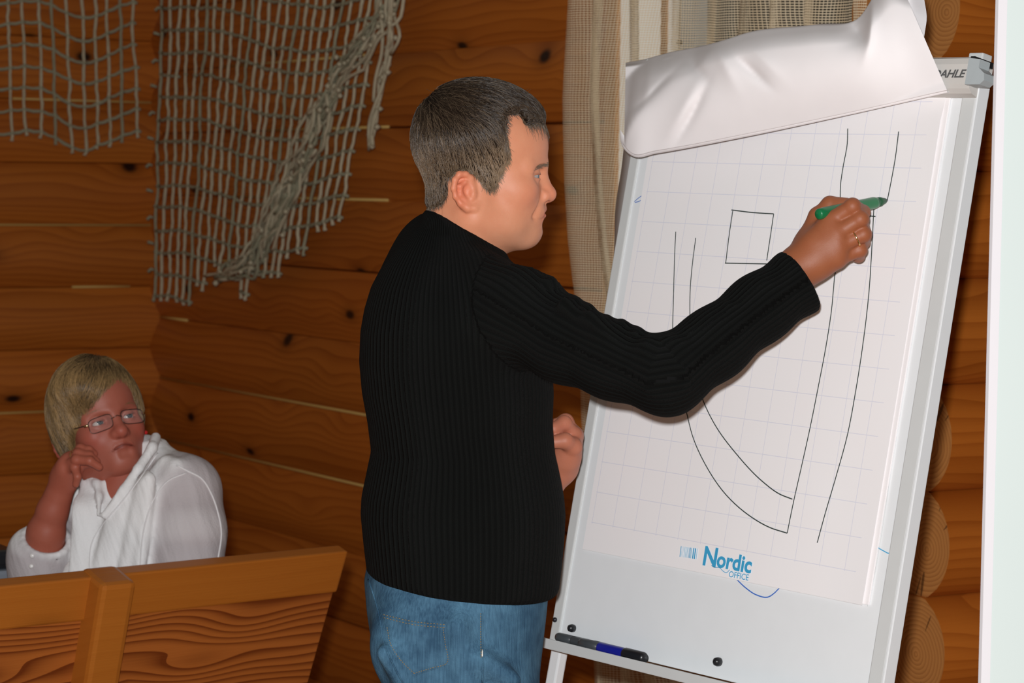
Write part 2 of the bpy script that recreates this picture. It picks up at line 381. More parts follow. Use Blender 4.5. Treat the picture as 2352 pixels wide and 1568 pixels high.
# ================================================================ FLIP CHART
BO = np.array([0.068, 3.9633, 0.8488]); bu = np.array([0.651, -0.75889, -0.01655]); bu /= np.linalg.norm(bu)
bv = np.array([0.15485, 0.11143, 0.98163]); bv -= bu * (bu @ bv); bv /= np.linalg.norm(bv)
bn = np.cross(bu, bv)
if bn[1] > 0: bn = -bn
BW, BH = 0.6916, 0.9386
def B(px, py, off=0.0):                  # photo pixel -> (u, v) on the board plane raised by off
    d = ray(px, py); t = ((BO + bn * off - CAM) @ bn) / (d @ bn); P = CAM + d * t - BO
    return float(P @ bu), float(P @ bv)
def bp(u, v, n=0.0): return BO + bu * u + bv * v + bn * n
FRB = (BO, bu, bv, bn)
M_BOARD = plain('white_board_enamel', (0.80, 0.82, 0.83), 0.28, 0, 0.5, 0.02)
M_ALU = plain('grey_aluminium_frame', (0.60, 0.61, 0.60), 0.45, 0.0, 0.4, 0.03)
M_CLAMP = plain('light_grey_clamp', (0.60, 0.575, 0.54), 0.5, 0, 0.3, 0.03)
M_CAP = plain('grey_plastic_cap', (0.42, 0.46, 0.47), 0.45)
M_PAPER = plain('white_paper', (0.89, 0.855, 0.855), 0.75, 0, 0.2, 0.02)
M_BLACK = plain('black_plastic', (0.012, 0.012, 0.014), 0.3)
M_INK = plain('dark_green_black_ink', (0.035, 0.05, 0.045), 0.6)
M_BLUEINK = plain('blue_ink', (0.05, 0.16, 0.55), 0.6)
M_CYAN = plain('cyan_print', (0.045, 0.36, 0.62), 0.6)
M_CYANL = plain('pale_cyan_print', (0.38, 0.62, 0.78), 0.6)
M_DGREY = plain('dark_grey_print', (0.10, 0.10, 0.10), 0.5)
ch = empty('flip_chart', (0.3, 3.8, 0)); tag(ch, 'white flip chart easel with grid paper that the standing man writes on', 'flip chart')
fbox('board_panel', FRB, (0.006, 0.0, -0.014), (BW - 0.006, BH, 0.0), M_BOARD, ch, 0.002)
# aluminium side rails with a raised lip
for a, b, nm in ((0.0, 0.020, 'left'), (BW - 0.030, BW - 0.0045, 'right')):
    fbox('side_rail', FRB, (a, -0.004, -0.018), (b, BH + 0.005, 0.0035), M_ALU, ch, 0.002)
fbox('side_edge', FRB, (BW - 0.0043, 0.0, -0.018), (BW, BH - 0.02, 0.005), M_BOARD, ch, 0.001)
# clamp bar at the top: rounded profile extruded along u
uR, vT = B(2258, 131, 0.02); uR2, vB = B(2240, 214, 0.02)
prof = [(vB - 0.003, 0.004), (vB, 0.018), (vB + 0.006, 0.024), (vB + 0.012, 0.027), (vT - 0.012, 0.030), (vT - 0.003, 0.027), (vT, 0.02), (vT, -0.02), (vB, -0.02)]
V = []; k = len(prof)
for u in (0.055, uR - 0.012): V += [bp(u, v, n) for v, n in prof]
F = [[j, (j + 1) % k, k + (j + 1) % k, k + j] for j in range(k)] + [list(range(k))[::-1], list(range(k, 2 * k))]
clamp = mesh('clamp_bar', V, F, M_CLAMP, ch)
# end cap with its lever
e0 = B(2248, 140, 0.03); e1 = B(2256, 190, 0.03)
pv = [(uR - 0.014, vT - 0.004), (uR + 0.006, vT - 0.006), (uR + 0.006, vT - 0.018), (uR + 0.017, vT - 0.026), (uR + 0.019, vT - 0.036), (uR + 0.012, vT - 0.042), (uR - 0.014, vT - 0.042)]
k = len(pv); V = [bp(a, b, 0.033) for a, b in pv] + [bp(a, b, 0.010) for a, b in pv]
cap = mesh('clamp_end_cap', V, [list(range(k))] + [list(range(k, 2 * k))[::-1]] + [[j, k + j, k + (j + 1) % k, (j + 1) % k] for j in range(k)], M_CAP, ch)
fbox('clamp_slot', FRB, (uR - 0.0135, vT - 0.010, -0.012), (uR - 0.006, vT - 0.001, 0.030), M_BLACK, ch)
# lettering on the clamp and on the paper
def text_obj(name, s, fr, size, mat, parent, shear=0.0, bold=0.0, ext=0.0002, space=1.0, sx=1.0):
    cu_ = bpy.data.curves.new(name, 'FONT'); cu_.body = s; cu_.size = 1.0; cu_.shear = shear; cu_.offset = bold; cu_.extrude = 0; cu_.space_character = space
    cu_.resolution_u = 4
    tmp = bpy.data.objects.new('tmp', cu_); COL.objects.link(tmp); dg = bpy.context.evaluated_depsgraph_get()
    me = bpy.data.meshes.new_from_object(tmp.evaluated_get(dg)); bpy.data.objects.remove(tmp); bpy.data.curves.remove(cu_)
    o, ex, ey, ez = fr
    vs = [o + ex * (v.co.x * size * sx) + ey * (v.co.y * size) + ez * 0.0 for v in me.vertices]
    fs = [list(p.vertices) for p in me.polygons]; bpy.data.meshes.remove(me)
    return mesh(name, vs, fs, mat, parent)
ut, vt = B(2150, 178, 0.0295); ut2, _ = B(2211, 176, 0.0295)
text_obj('lettering', 'DAHLE', (bp(B(2141, 176, 0.0295)[0], vt, 0.0301), bu, bv, bn), 0.0155, M_DGREY, ch, 0.28, 0.028, sx=1.22, space=0.95)
# paper pad
cTL, cTR, cBR, cBL = B(1508, 300), B(2182, 214), B(1985, 1388), B(1338, 1262)
PU0 = (cTL[0] + cBL[0]) / 2; PU1 = (cTR[0] + cBR[0]) / 2; PV0 = (cBL[1] + cBR[1]) / 2; PV1 = vB + 0.004
print('paper', cTL, cTR, cBR, cBL)
def grid_paper():
    m = NT('squared_flip_chart_paper'); u, v = m.attr('loc0'), m.attr('loc1'); G = 0.0485
    gu0, gv0 = PU0 + 0.012, B(1996, 1318)[1]
    def lines(c, c0):
        f = m.math('FRACT', m.math('ADD', m.math('DIVIDE', m.math('SUBTRACT', c, c0), G), 100.5)); return m.math('LESS_THAN', m.math('ABSOLUTE', m.math('SUBTRACT', f, 0.5)), 0.010)
    inside = m.math('MULTIPLY', m.math('GREATER_THAN', v, gv0 - 0.002), m.math('MULTIPLY', m.math('GREATER_THAN', u, gu0 - 0.002), m.math('LESS_THAN', u, PU1 - 0.022)))
    g = m.math('MULTIPLY', m.math('MAXIMUM', lines(u, gu0), lines(v, gv0)), inside)
    nz = m.noise(m.xyz(u, v, 0), 9.0, 2)
    base = m.mix(nz, (0.885, 0.85, 0.845), (0.885, 0.87, 0.875))
    m.col(m.mix(m.math('MULTIPLY', g, 0.62), base, (0.60, 0.62, 0.76))); m.set(Roughness=0.7); m.b.inputs['Specular IOR Level'].default_value = 0.2
    m.bump(m.noise(m.xyz(u, v, 0), 5.0, 2), 0.004, 0.12)
    return m.m
M_GRID = grid_paper()
fbox('paper_pad', FRB, (PU0 + 0.002, PV0 + 0.002, 0.001), (PU1 + 0.007, PV1, 0.0040), M_PAPER, ch)
# the top sheet: slightly wavy towards its free right edge
nu_, nv_ = 40, 40; V = []; L0 = []; L1 = []
for j in range(nv_):
    for i in range(nu_):
        s, t = i / (nu_ - 1), j / (nv_ - 1)
        u = PU0 + (PU1 - PU0) * s ; v = PV0 + (PV1 - PV0) * t - 0.004 * (s - 0.5) * 0
        lift = 0.0048 + 0.004 * max(0, (s - 0.85) / 0.15) ** 2 * (0.6 + 0.4 * math.sin(2.2 + 5 * t)) * (t < 0.97)
        V.append(bp(u, v, lift)); L0.append(u); L1.append(v)
F = [(j * nu_ + i, j * nu_ + i + 1, (j + 1) * nu_ + i + 1, (j + 1) * nu_ + i) for j in range(nv_ - 1) for i in range(nu_ - 1)]
sheet = mesh('top_sheet', V, F, M_GRID, ch, True)
for nm, arr in (('loc0', L0), ('loc1', L1)):
    a = sheet.data.attributes.new(nm, 'FLOAT', 'POINT'); a.data.foreach_set('value', np.array(arr, np.float32))
sm_ = sheet.modifiers.new('t', 'SOLIDIFY'); sm_.thickness = 0.0003; sm_.use_rim = False
# pen strokes
def stroke(name, px, w, mat, parent=ch, off=0.0056, n=None, closed=False):
    P = np.array([B(x, y, off) for x, y in px]); n = n or max(2, 6 * (len(px) - 1) + 1)
    if len(P) > 2: P = catmull(P, n)
    T = np.gradient(P, axis=0); T /= np.linalg.norm(T, axis=1)[:, None] + 1e-9; Nn = np.stack([-T[:, 1], T[:, 0]], 1) * w / 2
    V = []
    for p, q in zip(P, Nn): V += [bp(*(p + q), off), bp(*(p - q), off)]
    return mesh(name, V, [(2 * i, 2 * i + 1, 2 * i + 3, 2 * i + 2) for i in range(len(P) - 1)], mat, parent)
SW = 0.0017
LINES = [[(1552, 532), (1549, 600), (1547, 680), (1545, 760), (1550, 850), (1575, 940), (1592, 1005), (1622, 1070), (1665, 1133), (1720, 1183), (1768, 1211), (1808, 1224)],
         [(1598, 546), (1591, 600), (1585, 670), (1585, 740), (1594, 850), (1613, 915), (1642, 975), (1692, 1043), (1752, 1106), (1790, 1134), (1820, 1146)],
         [(1947, 295), (1946, 330), (1937, 380), (1931, 420), (1930, 500), (1926, 560), (1917, 635), (1910, 710), (1898, 790), (1880, 885), (1861, 980), (1840, 1075), (1822, 1155), (1808, 1224)],
         [(2064, 302), (2056, 365), (2048, 410), (2038, 460)],
         [(2007, 480), (2003, 560), (1995, 680), (1982, 790), (1965, 900), (1946, 1000), (1920, 1095), (1895, 1180), (1877, 1246)],
         [(1988, 495), (2011, 497)], [(1680, 482), (1730, 488), (1777, 491)], [(1777, 491), (1769, 545), (1761, 598)], [(1683, 484), (1674, 545), (1667, 603)], [(1665, 604), (1715, 605), (1768, 606)]]
for q in LINES: stroke('drawn_line', q, SW, M_INK)
stroke('drawn_line', [(1457, 463), (1466, 455), (1476, 448)], 0.0012, M_BLUEINK, off=0.0008); stroke('drawn_line', [(1458, 465), (1470, 461), (1477, 455)], 0.0012, M_BLUEINK, off=0.0008)
stroke('drawn_line', [(1690, 1328), (1712, 1349), (1738, 1366), (1766, 1370), (1778, 1362), (1790, 1350)], 0.0018, M_BLUEINK, off=0.0008)
stroke('drawn_line', [(2008, 1252), (2030, 1265), (2042, 1270), (2047, 1268)], 0.0014, M_CYAN, off=0.0008)
stroke('printed_rule', [(1992, 1392), (2010, 1310), (2062, 940), (2100, 640), (2133, 470)], 0.0010, M_ALU, off=0.0008)
# printed maker's mark
n0 = B(1612, 1294, 0.006); n1 = B(1728, 1316, 0.006); ax = np.array([n1[0] - n0[0], n1[1] - n0[1]]); wN = np.linalg.norm(ax); ax /= wN
exn = bu * ax[0] + bv * ax[1]; eyn = -bu * ax[1] + bv * ax[0]
text_obj('printed_name', 'N', (bp(n0[0], n0[1] - 0.001, 0.0062), exn, eyn, bn), 0.040, M_CYAN, ch, 0, 0.028, sx=1.0)
text_obj('printed_name', 'ordic', (bp(*(np.array(n0) + ax * 0.030), 0.0062), exn, eyn, bn), 0.0335, M_CYAN, ch, 0, 0.030, sx=1.02)
q0 = B(1673, 1324, 0.006)
text_obj('printed_name', 'OFFICE', (bp(*q0, 0.0062), exn, eyn, bn), 0.0128, M_CYAN, ch, 0, 0.004, sx=1.0)
stroke('printed_wave', [(1634, 1298), (1640, 1302), (1652, 1303), (1662, 1312), (1668, 1315), (1676, 1308)], 0.0010, M_CYAN, off=0.0062)
b0 = np.array(B(1561, 1278, 0.006)); b1 = np.array(B(1601, 1284, 0.006)); bt = np.array(B(1564, 1254, 0.006)) - b0
x = 0.0
while x < 1:
    w = random.choice((0.02, 0.035, 0.06)); a = b0 + (b1 - b0) * x; c = b0 + (b1 - b0) * min(1, x + w)
    mesh('printed_bar', [bp(*a, 0.0061), bp(*c, 0.0061), bp(*(c + bt), 0.0061), bp(*(a + bt), 0.0061)], [(0, 1, 2, 3)], random.choice((M_CYANL, M_CYAN, M_CYANL)), ch); x += w + random.choice((0.025, 0.04, 0.055))
# flipped-over sheet: rolls up from a soft fold, over the clamp and down the back
def flap():
    Lp = catmull([(1434, 318), (1437, 345), (1455, 361), (1500, 354), (1700, 317), (1950, 264), (2177, 213)], 90)
    Tp = catmull([(1437, 142), (1470, 136), (1540, 118), (1612, 104), (1655, 92), (1720, 72), (1850, 58), (1970, 40), (2005, -10), (2030, -45), (2072, -30)], 90)
    ns, nt = 90, 56; V = []
    def dent(s, t, s0, t0, a, b, rot):
        ds, dt = s - s0, (t - t0) * 0.45; c, q = math.cos(rot), math.sin(rot); x, y = ds * c + dt * q, -ds * q + dt * c
        return math.exp(-(math.sqrt(x * x + 3e-5) - 0.0055) / (a * 0.75)) * math.exp(-(y / b) ** 2)
    for i in range(ns):
        s = i / (ns - 1)
        oL = 0.052 * (1 - s) ** 1.3 + 0.030 - 0.004 * s
        rr = 0.010 * (1 - s) ** 2 + 0.0035
        pl = Lp[i]; uvL = np.array(B(pl[0], pl[1], oL - rr))
        for k in range(10):                       # hidden return under the fold, then the roll
            if k < 3: V.append(bp(uvL[0] + 0.035 * (1 - s) ** 8 * (1 - k / 3), uvL[1] + 0.012 - 0.012 * k / 3 + rr, oL - 2 * rr + 0.0002))
            else:
                th = math.pi * (1 - (k - 3) / 6.0) ; V.append(bp(uvL[0], uvL[1] + rr * (1 - math.sin(th)), oL - rr + rr * math.cos(th)))
        for j in range(1, nt + 1):
            t = j / nt; p = Lp[i] * (1 - t) + Tp[i] * t
            mid = 0.052 + 0.030 * math.sin(math.pi * s) + 0.01 * s + 0.050 * (1 - s) ** 4
            o = oL * (1 - t) ** 1.5 + mid * (1 - (1 - t) ** 1.5) + 0.022 * math.sin(math.pi * min(1, t * 1.05)) * (0.6 + 0.4 * math.sin(math.pi * s))
            o -= 0.042 * max(0, t - 0.78) ** 2 / 0.0484
            # flat shaded corner, top left, and the pinched creases
            tb_ = np.interp(s, [0, .02, .05, .085, .16, .235, .29, .38, 1], [0.02, .12, .38, .58, .70, .75, .92, 1.06, 1.5]); e_ = t - tb_; o -= 0.135 * (0.5 * (e_ + math.sqrt(e_ * e_ + 0.0012)))
            o -= 0.012 * dent(s, t, 0.238, 0.80, 0.022, 0.07, 0.5)
            o += 0.012 * dent(s, t, 0.33, 0.80, 0.05, 0.12, 0.3)
            o -= 0.010 * dent(s, t, 0.10, 0.62, 0.02, 0.10, -0.7)
            o -= 0.009 * dent(s, t, 0.235, 0.34, 0.014, 0.10, -0.35); o += 0.006 * dent(s, t, 0.21, 0.42, 0.04, 0.12, -0.35)
            o -= 0.010 * dent(s, t, 0.425, 0.62, 0.014, 0.08, 0.55); o += 0.006 * dent(s, t, 0.46, 0.72, 0.04, 0.10, 0.5)
            o -= 0.030 * dent(s, t, 0.775, 0.86, 0.045, 0.06, 0.3); o += 0.014 * dent(s, t, 0.83, 0.80, 0.03, 0.10, -0.4)
            if t < 0.96: o = max(o, float(np.interp(s, [0.08, 0.14], [0.008, 0.036])))
            uu, vv = B(p[0], p[1], o); V.append(bp(uu, vv, o))
        base = V[-1]; uB_, vB_ = (base - BO) @ bu, (base - BO) @ bv; oB = (base - BO) @ bn
        for k in range(1, 13):                    # over the top and down behind the board
            a = k / 12; V.append(bp(uB_ + (0.11 * (1 - s) ** 2) * min(1, 2 * a), vB_ + 0.012 * min(1, 3 * s) * math.sin(math.pi * min(1, a * 2.2)) - 0.14 * max(0, a - 0.3 * min(1, 3 * s)), oB - (oB + 0.045) * min(1, a * 2.0) ** 0.8))
    nn = 10 + nt + 12
    F = [(i * nn + j, (i + 1) * nn + j, (i + 1) * nn + j + 1, i * nn + j + 1) for i in range(ns - 1) for j in range(nn - 1)]
    o = mesh('flipped_sheet', V, F, M_PAPER, ch, True); md = o.modifiers.new('t', 'SOLIDIFY'); md.thickness = 0.0006; md.use_rim = False
    sd = o.modifiers.new('s', 'SUBSURF'); sd.levels = sd.render_levels = 1
    return o
flap()
# older sheets hanging down the back, showing past the left rail
Lb = catmull([(1440, 150), (1432, 300), (1424, 380), (1409, 480), (1407, 560), (1398, 680), (1390, 760), (1384, 860)], 30); V = []
for x, y in Lb:
    u0, v0 = B(x, y, -0.05)
    for i in range(10): V.append(bp(u0 + (0.55) * i / 9, v0, -0.05 - 0.004 * math.cos(i * 0.9)))
hs_ = mesh('back_sheet', V, [(j * 10 + i, (j + 1) * 10 + i, (j + 1) * 10 + i + 1, j * 10 + i + 1) for j in range(29) for i in range(9)], M_PAPER, ch, True)
hs_.modifiers.new('t', 'SOLIDIFY').thickness = 0.0008
# tray, knobs, legs
fbox('pen_tray', FRB, (0.004, -0.014, -0.006), (BW + 0.012, -0.002, 0.040), M_ALU, ch, 0.003)
fbox('tray_lip', FRB, (0.004, -0.014, 0.0402), (BW + 0.012, 0.002, 0.044), M_ALU, ch, 0.0015)
def knob(px, py, r, off=0.0):
    u, v = B(px, py, 0.006); lathe('knob', (bp(u, v, off), bu, bv, bn), [(r, 0), (r * 1.05, 0.004), (r * 0.85, 0.009), (r * 0.3, 0.0115)], M_BLACK, ch, 16)
knob(1311, 1442, 0.0062); knob(1646, 1519, 0.0066)
lathe('screw', (bp(*B(1275, 1423, 0.004), 0.003), bu, bv, bn), [(0.0042, 0), (0.004, 0.003), (0.002, 0.005)], M_DKM, ch, 12)
for u_ in (0.012, BW - 0.012):
    top = bp(u_, -0.02, -0.012); ft = top + (np.array([top[0], top[1], 0]) - top) - bn * np.array([1, 1, 0]) * -0.14 - bu * (0.05 if u_ < 0.3 else -0.05) * np.array([1, 1, 0])
    ft[2] = 0.0
    d_ = ft - top; L = np.linalg.norm(d_); d_ /= L; sd_ = np.cross(d_, bn); sd_ /= np.linalg.norm(sd_); ot = np.cross(sd_, d_)
    fbox('leg', (top, d_, sd_, ot), (-0.06, -0.011, -0.009), (L, 0.011, 0.009), M_BOARD, ch, 0.003)
tb = bp(0.16, 0.85, -0.03); ft = tb + np.array([-bn[0] * 0.40 - 0.28 * bu[0], -bn[1] * 0.40 - 0.28 * bu[1], 0]); ft[2] = 0.0
tube('back_leg', [tb, tb * .5 + ft * .5, ft], 0.011, M_BOARD, ch, 8)
# markers lying on the tray
def marker(name, px0, px1, r, mats, label, up=0.012, off=0.03):
    a = np.array(B(*px0, off)); b = np.array(B(*px1, off)); a[1] = b[1] = -0.002 + r
    ra = bp(*a, off); ax_ = bp(*b, off) - ra; L = np.linalg.norm(ax_); ax_ /= L
    root = empty(name, ra); tag(root, label, 'marker', 'markers on the flip chart tray')
    fr = (ra, bv, bn, ax_)
    lathe('barrel', fr, [(r * 0.8, 0), (r, 0.004), (r, L * 0.30)], mats[0], root, 14)
    lathe('sleeve', fr, [(r * 1.0, L * 0.30), (r * 1.02, L * 0.31), (r * 1.02, L * 0.69), (r, L * 0.70)], mats[1], root, 14)
    lathe('cap', fr, [(r * 1.08, L * 0.69), (r * 1.12, L * 0.70), (r * 1.08, L * 0.97), (r * 0.8, L)], mats[2], root, 14)
M_GREYPEN = plain('smoky_grey_plastic', (0.05, 0.055, 0.06), 0.25); M_BLUEPEN = plain('blue_plastic', (0.010, 0.014, 0.26), 0.25)
marker('marker_pen', (1332, 1490), (1480, 1525), 0.0085, (M_GREYPEN, M_BLUEPEN, M_BLACK), 'blue banded marker pen with black cap lying on the flip chart tray', off=0.030)
marker('marker_pen', (1278, 1476), (1400, 1505), 0.0075, (M_GREYPEN, M_GREYPEN, M_GREYPEN), 'dark grey marker pen behind the blue banded marker on the tray', off=0.012)

# ================================================================ PROJECTION SCREEN at the edge of the view
M_SCR = plain('screen_cloth', (0.68, 0.775, 0.755), 0.85, 0, 0.1, 0.015, 3); M_SCRB = plain('screen_border_white', (0.80, 0.79, 0.82), 0.8, 0, 0.1, 0.01)
sA = at(2290, 0, 3.25); sB = at(2250, 1568, 3.25); sv = sA - sB; sv /= np.linalg.norm(sv); su = np.array([0.93, 0.36, 0.0]); su -= sv * (su @ sv); su /= np.linalg.norm(su); sn = np.cross(su, sv)
if sn[1] > 0: sn = -sn
FRS = (sB, su, sv, sn)
scr = empty('projection_screen', (1.3, 3.6, 0)); tag(scr, 'white projection screen cut off at the edge beside the log ends', 'projection screen')
fbox('cloth', FRS, (0.013, -0.25, -0.002), (1.7, 1.25, 0.002), M_SCR, scr); fbox('border', FRS, (0.0, -0.25, -0.0035), (0.0135, 1.25, 0.0035), M_SCRB, scr)
fbox('case', FRS, (-0.02, 1.25, -0.03), (1.74, 1.33, 0.03), M_SCRB, scr, 0.01); fbox('bottom_bar', FRS, (0.0, -0.275, -0.012), (1.7, -0.25, 0.012), M_SCRB, scr, 0.005)
pc = sB + su * 0.85 - sn * 0.06
tube('stand_pole', [np.array([pc[0], pc[1], 0.0]), np.array([pc[0], pc[1], 1.0]), np.array([pc[0], pc[1], 2.15])], 0.014, M_DKM, scr, 8)
for a in (0.3, 2.4, 4.5): tube('stand_leg', [np.array([pc[0], pc[1], 0.35]), np.array([pc[0] + 0.2 * math.cos(a), pc[1] + 0.2 * math.sin(a), 0.17]), np.array([pc[0] + 0.38 * math.cos(a), pc[1] + 0.38 * math.sin(a), 0.012])], 0.011, M_DKM, scr, 6)
# ================================================================ FISHING NETS
def rope_mat(name, c1, c2):
    m = NT(name); g = m.n('ShaderNodeNewGeometry').outputs['Position']; nz = m.noise(g, 60, 2); n2 = m.noise(g, 400, 1)
    m.col(m.mix(nz, c1, c2)); m.set(Roughness=0.95); m.b.inputs['Specular IOR Level'].default_value = 0.05; m.bump(n2, 0.002, 0.6); return m.m
M_ROPE_L = rope_mat('pale_net_cord', (0.42, 0.36, 0.24), (0.56, 0.50, 0.36)); M_ROPE_D = rope_mat('green_grey_net_cord', (0.26, 0.25, 0.165), (0.38, 0.36, 0.25))
def left_pt(px, py, off):
    d = ray(px, py); t = ((COR + N_C * off - CAM) @ N_C) / (d @ N_C); return CAM + d * t
def right_pt(px, py, off):
    s, z = wall_param(px, py, off); return wpt(s, z, off)
def knots_vf(P, r):
    V, F = [], []
    for p in P:
        b = len(V); 
        for dx in ((1, 0, 0), (-1, 0, 0), (0, 1, 0), (0, -1, 0), (0, 0, 1), (0, 0, -1)): V.append(p + np.array(dx) * r * random.uniform(0.8, 1.3))
        for q in ((0, 2, 4), (2, 1, 4), (1, 3, 4), (3, 0, 4), (2, 0, 5), (1, 2, 5), (3, 1, 5), (0, 3, 5)): F.append([b + i for i in q])
    return V, F
def net(root, cols, rowy, sag, pt, off, bottom, r_c, r_r, jit=2.5, edge=None, hole=None):
    """cols: list of x(y) functions; rowy: base pixel heights; sag(x) added to them; bottom(x): lowest row that still exists"""
    nodes = {}
    for i, cx in enumerate(cols):
        for j, y in enumerate(rowy):
            x0 = cx(y); yy = y + sag(x0, y) + random.uniform(-jit, jit)
            if yy > bottom(x0) + 6: continue
            nodes[i, j] = np.array(pt(cx(yy) + random.uniform(-jit, jit), yy, off + random.uniform(-0.006, 0.006)))
    for i in range(len(cols)):
        js = [j for j in range(len(rowy)) if (i, j) in nodes]
        if len(js) < 2: continue
        P = [nodes[i, j] for j in js]
        end = P[-1] + np.array([random.uniform(-0.006, 0.006), random.uniform(-.004, .004), -random.uniform(0.012, 0.03)]); P = P + [end]
        Q = []
        for a, b in zip(P[:-1], P[1:]):
            for k in range(3): Q.append(a + (b - a) * k / 3 + np.array([random.uniform(-1, 1), 0, 0]) * 0.0022 * (k > 0))
        Q.append(P[-1])
        rr = [r_c * random.uniform(0.85, 1.15) for _ in Q]; rr[-1] = r_c * 1.5
        tube('vertical_cord', Q, rr, M_ROPE_L if i % 5 else M_ROPE_D, root, 5)
    for j in range(len(rowy)):
        run = []
        for i in range(len(cols) + 1):
            if (i, j) in nodes and not (hole and hole(i, j)): run.append(nodes[i, j])
            else:
                if len(run) > 1:
                    Q = []
                    for a, b in zip(run[:-1], run[1:]):
                        for k in range(2): Q.append(a + (b - a) * k / 2 + np.array([0, 0, -0.0035 * (k == 1)]))
                    Q.append(run[-1]); Q.append(run[-1] + np.array([0.012, 0, -0.006]))
                    tube('cross_cord', Q, [r_r * random.uniform(0.85, 1.2) for _ in Q], M_ROPE_D, root, 5)
                run = []
    v, f = knots_vf(list(nodes.values()), r_c * 1.75)
    mesh('knots', v, f, M_ROPE_D, root, True)['kind'] = 'stuff'
    return nodes
nl = empty('fishing_net', left_pt(150, -60, 0.09)); tag(nl, 'smaller grey fishing net hung on the wall above the seated woman', 'fishing net', 'fishing nets')
lc = [(-60, -50), (-20, -12), (18, 28), (52, 60), (88, 98), (118, 128), (152, 164), (188, 196), (218, 226), (246, 254), (276, 280), (304, 316)]
cols = [(lambda y, a=a, b=b: a + (b - a) * y / 330) for a, b in lc]
sag_l = lambda x, y: np.interp(x, [0, 60, 110, 160, 200, 250, 310], [6, -4, 4, 34, 44, 22, -2]) + 0
net(nl, cols, [-298 + 50 * k for k in range(13)], sag_l, left_pt, 0.10, lambda x: np.interp(x, [0, 100, 160, 200, 250, 320], [312, 318, 352, 356, 345, 330]), 0.0050, 0.0052)
nr = empty('fishing_net', right_pt(600, -60, 0.09)); tag(nr, 'large ragged fishing net with a bunched slanting edge left of the standing man', 'fishing net', 'fishing nets')
top = np.linspace(372, 872, 25); bot = [345 + (t - 372) * 0.78 + 10 for t in top]
cols = [(lambda y, a=a, b=b: a + (b - a) * np.clip(y / 680, -0.5, 1.1)) for a, b in zip(top, bot)]
def sag_r(x, y):
    xx = x + y * 0.16
    return np.interp(xx, [340, 420, 500, 560, 640, 740, 800, 860], [0, -4, -6, 14, 44, 58, 44, 20]) * (0.8 + 0.0 * y)
bot_r = lambda x: np.interp(x, [340, 360, 440, 480, 520, 570, 625, 700, 720, 780, 800, 825, 850, 880, 900], [640, 690, 705, 640, 645, 672, 640, 585, 540, 500, 420, 400, 330, 300, 60])
net(nr, cols, [-336 + 51 * k for k in range(22)], sag_r, right_pt, 0.10, bot_r, 0.0050, 0.0052, jit=3.2, hole=lambda i, j: (i in (3, 4) and j in (10,)))
# frayed side cords and the bunched edge that slants across the net
for k in range(11):
    y = 20 + 60 * k; x = np.interp(y, [0, 380, 690], [372, 350, 356]); p = right_pt(x, y, 0.1)
    tube('frayed_end', [p, p + np.array([-0.010, 0, 0.004]), p + np.array([-0.020, 0, -0.006 + 0.012 * (k % 2)])], [0.004, 0.005, 0.006], M_ROPE_D, nr, 5)
path = [(935, -260), (920, -150), (905, -60), (886, 20), (850, 80), (812, 130), (776, 178), (752, 225), (728, 280), (706, 330), (680, 385), (655, 440), (625, 500), (598, 560), (575, 600), (540, 625), (500, 640)]
for s in range(46):
    dx, dy = random.gauss(0, 10), random.gauss(0, 10); a = random.randint(0, 11); b = min(len(path), a + random.randint(3, 7))
    if s < 8: a, b = len(path) - 6, len(path)
    P = [right_pt(x + dx + random.gauss(0, 9), y + dy + random.gauss(0, 8), 0.115 + random.uniform(-0.01, 0.02)) for x, y in path[a:b]]
    tube('bunched_cord', catmull(P, 4 * len(P)) + rng.normal(0, 0.0022, (4 * len(P), 3)), 0.0050, M_ROPE_L if s % 3 else M_ROPE_D, nr, 5)
path2 = [(905, -240), (895, -60), (893, 30), (898, 80), (888, 130), (880, 190), (868, 240), (858, 290), (850, 330)]
for s in range(9):
    a = random.randint(0, 3); b = min(len(path2), a + random.randint(3, 6)); dx = random.gauss(0, 7)
    if s < 4: a, b = 0, len(path2)
    P = [right_pt(x + dx + random.gauss(0, 4), y + random.gauss(0, 8), 0.115 + random.uniform(-0.01, 0.02)) for x, y in path2[a:b]]
    tube('bunched_cord', catmull(P, 4 * len(P)), 0.0048, M_ROPE_L, nr, 5)
kn = []
for t in np.linspace(0, 1, 80):
    q = catmull(path, 100)[int(t * 99)]; kn.append(np.array(right_pt(q[0] + random.gauss(0, 13), q[1] + random.gauss(0, 10), 0.12 + random.uniform(-0.01, 0.02))))
for t in np.linspace(0, 1, 30):
    q = catmull(path2, 60)[int(t * 59)]; kn.append(np.array(right_pt(q[0] + random.gauss(0, 8), q[1] + random.gauss(0, 8), 0.12)))
v, f = knots_vf(kn, 0.0095); mesh('bunched_knots', v, f, M_ROPE_L, nr, True)['kind'] = 'stuff'
for rt, a, b, fn in ((nl, -80, 330, left_pt), (nr, 350, 920, right_pt)):      # the rope each net hangs from
    P = [np.array(fn(x, -300 + 6 * math.sin(x * 0.02), 0.085)) for x in np.linspace(a, b, 12)]; tube('head_rope', P, 0.007, M_ROPE_D, rt, 6)

# ================================================================ BENCH with a high leaning back
M_RAIL = wood('bench_rail_pine', (0.385, 0.135, 0.018), (0.27, 0.080, 0.009), 'attr', 36, 3.0, 0.15, 0.38, contrast=0.35)
M_PANEL = wood('bench_panel_pine', (0.37, 0.115, 0.022), (0.075, 0.015, 0.0035), 'attr', 52, 13.0, 0.9, 0.40, contrast=2.2, ks=(2.6, 7.5))
DB = 4.25
bA = at(0, 1347, DB - 0.02); 
d0 = D_C.copy()
rb = ray(800, 1266); # the far upper corner: same height and line as bA
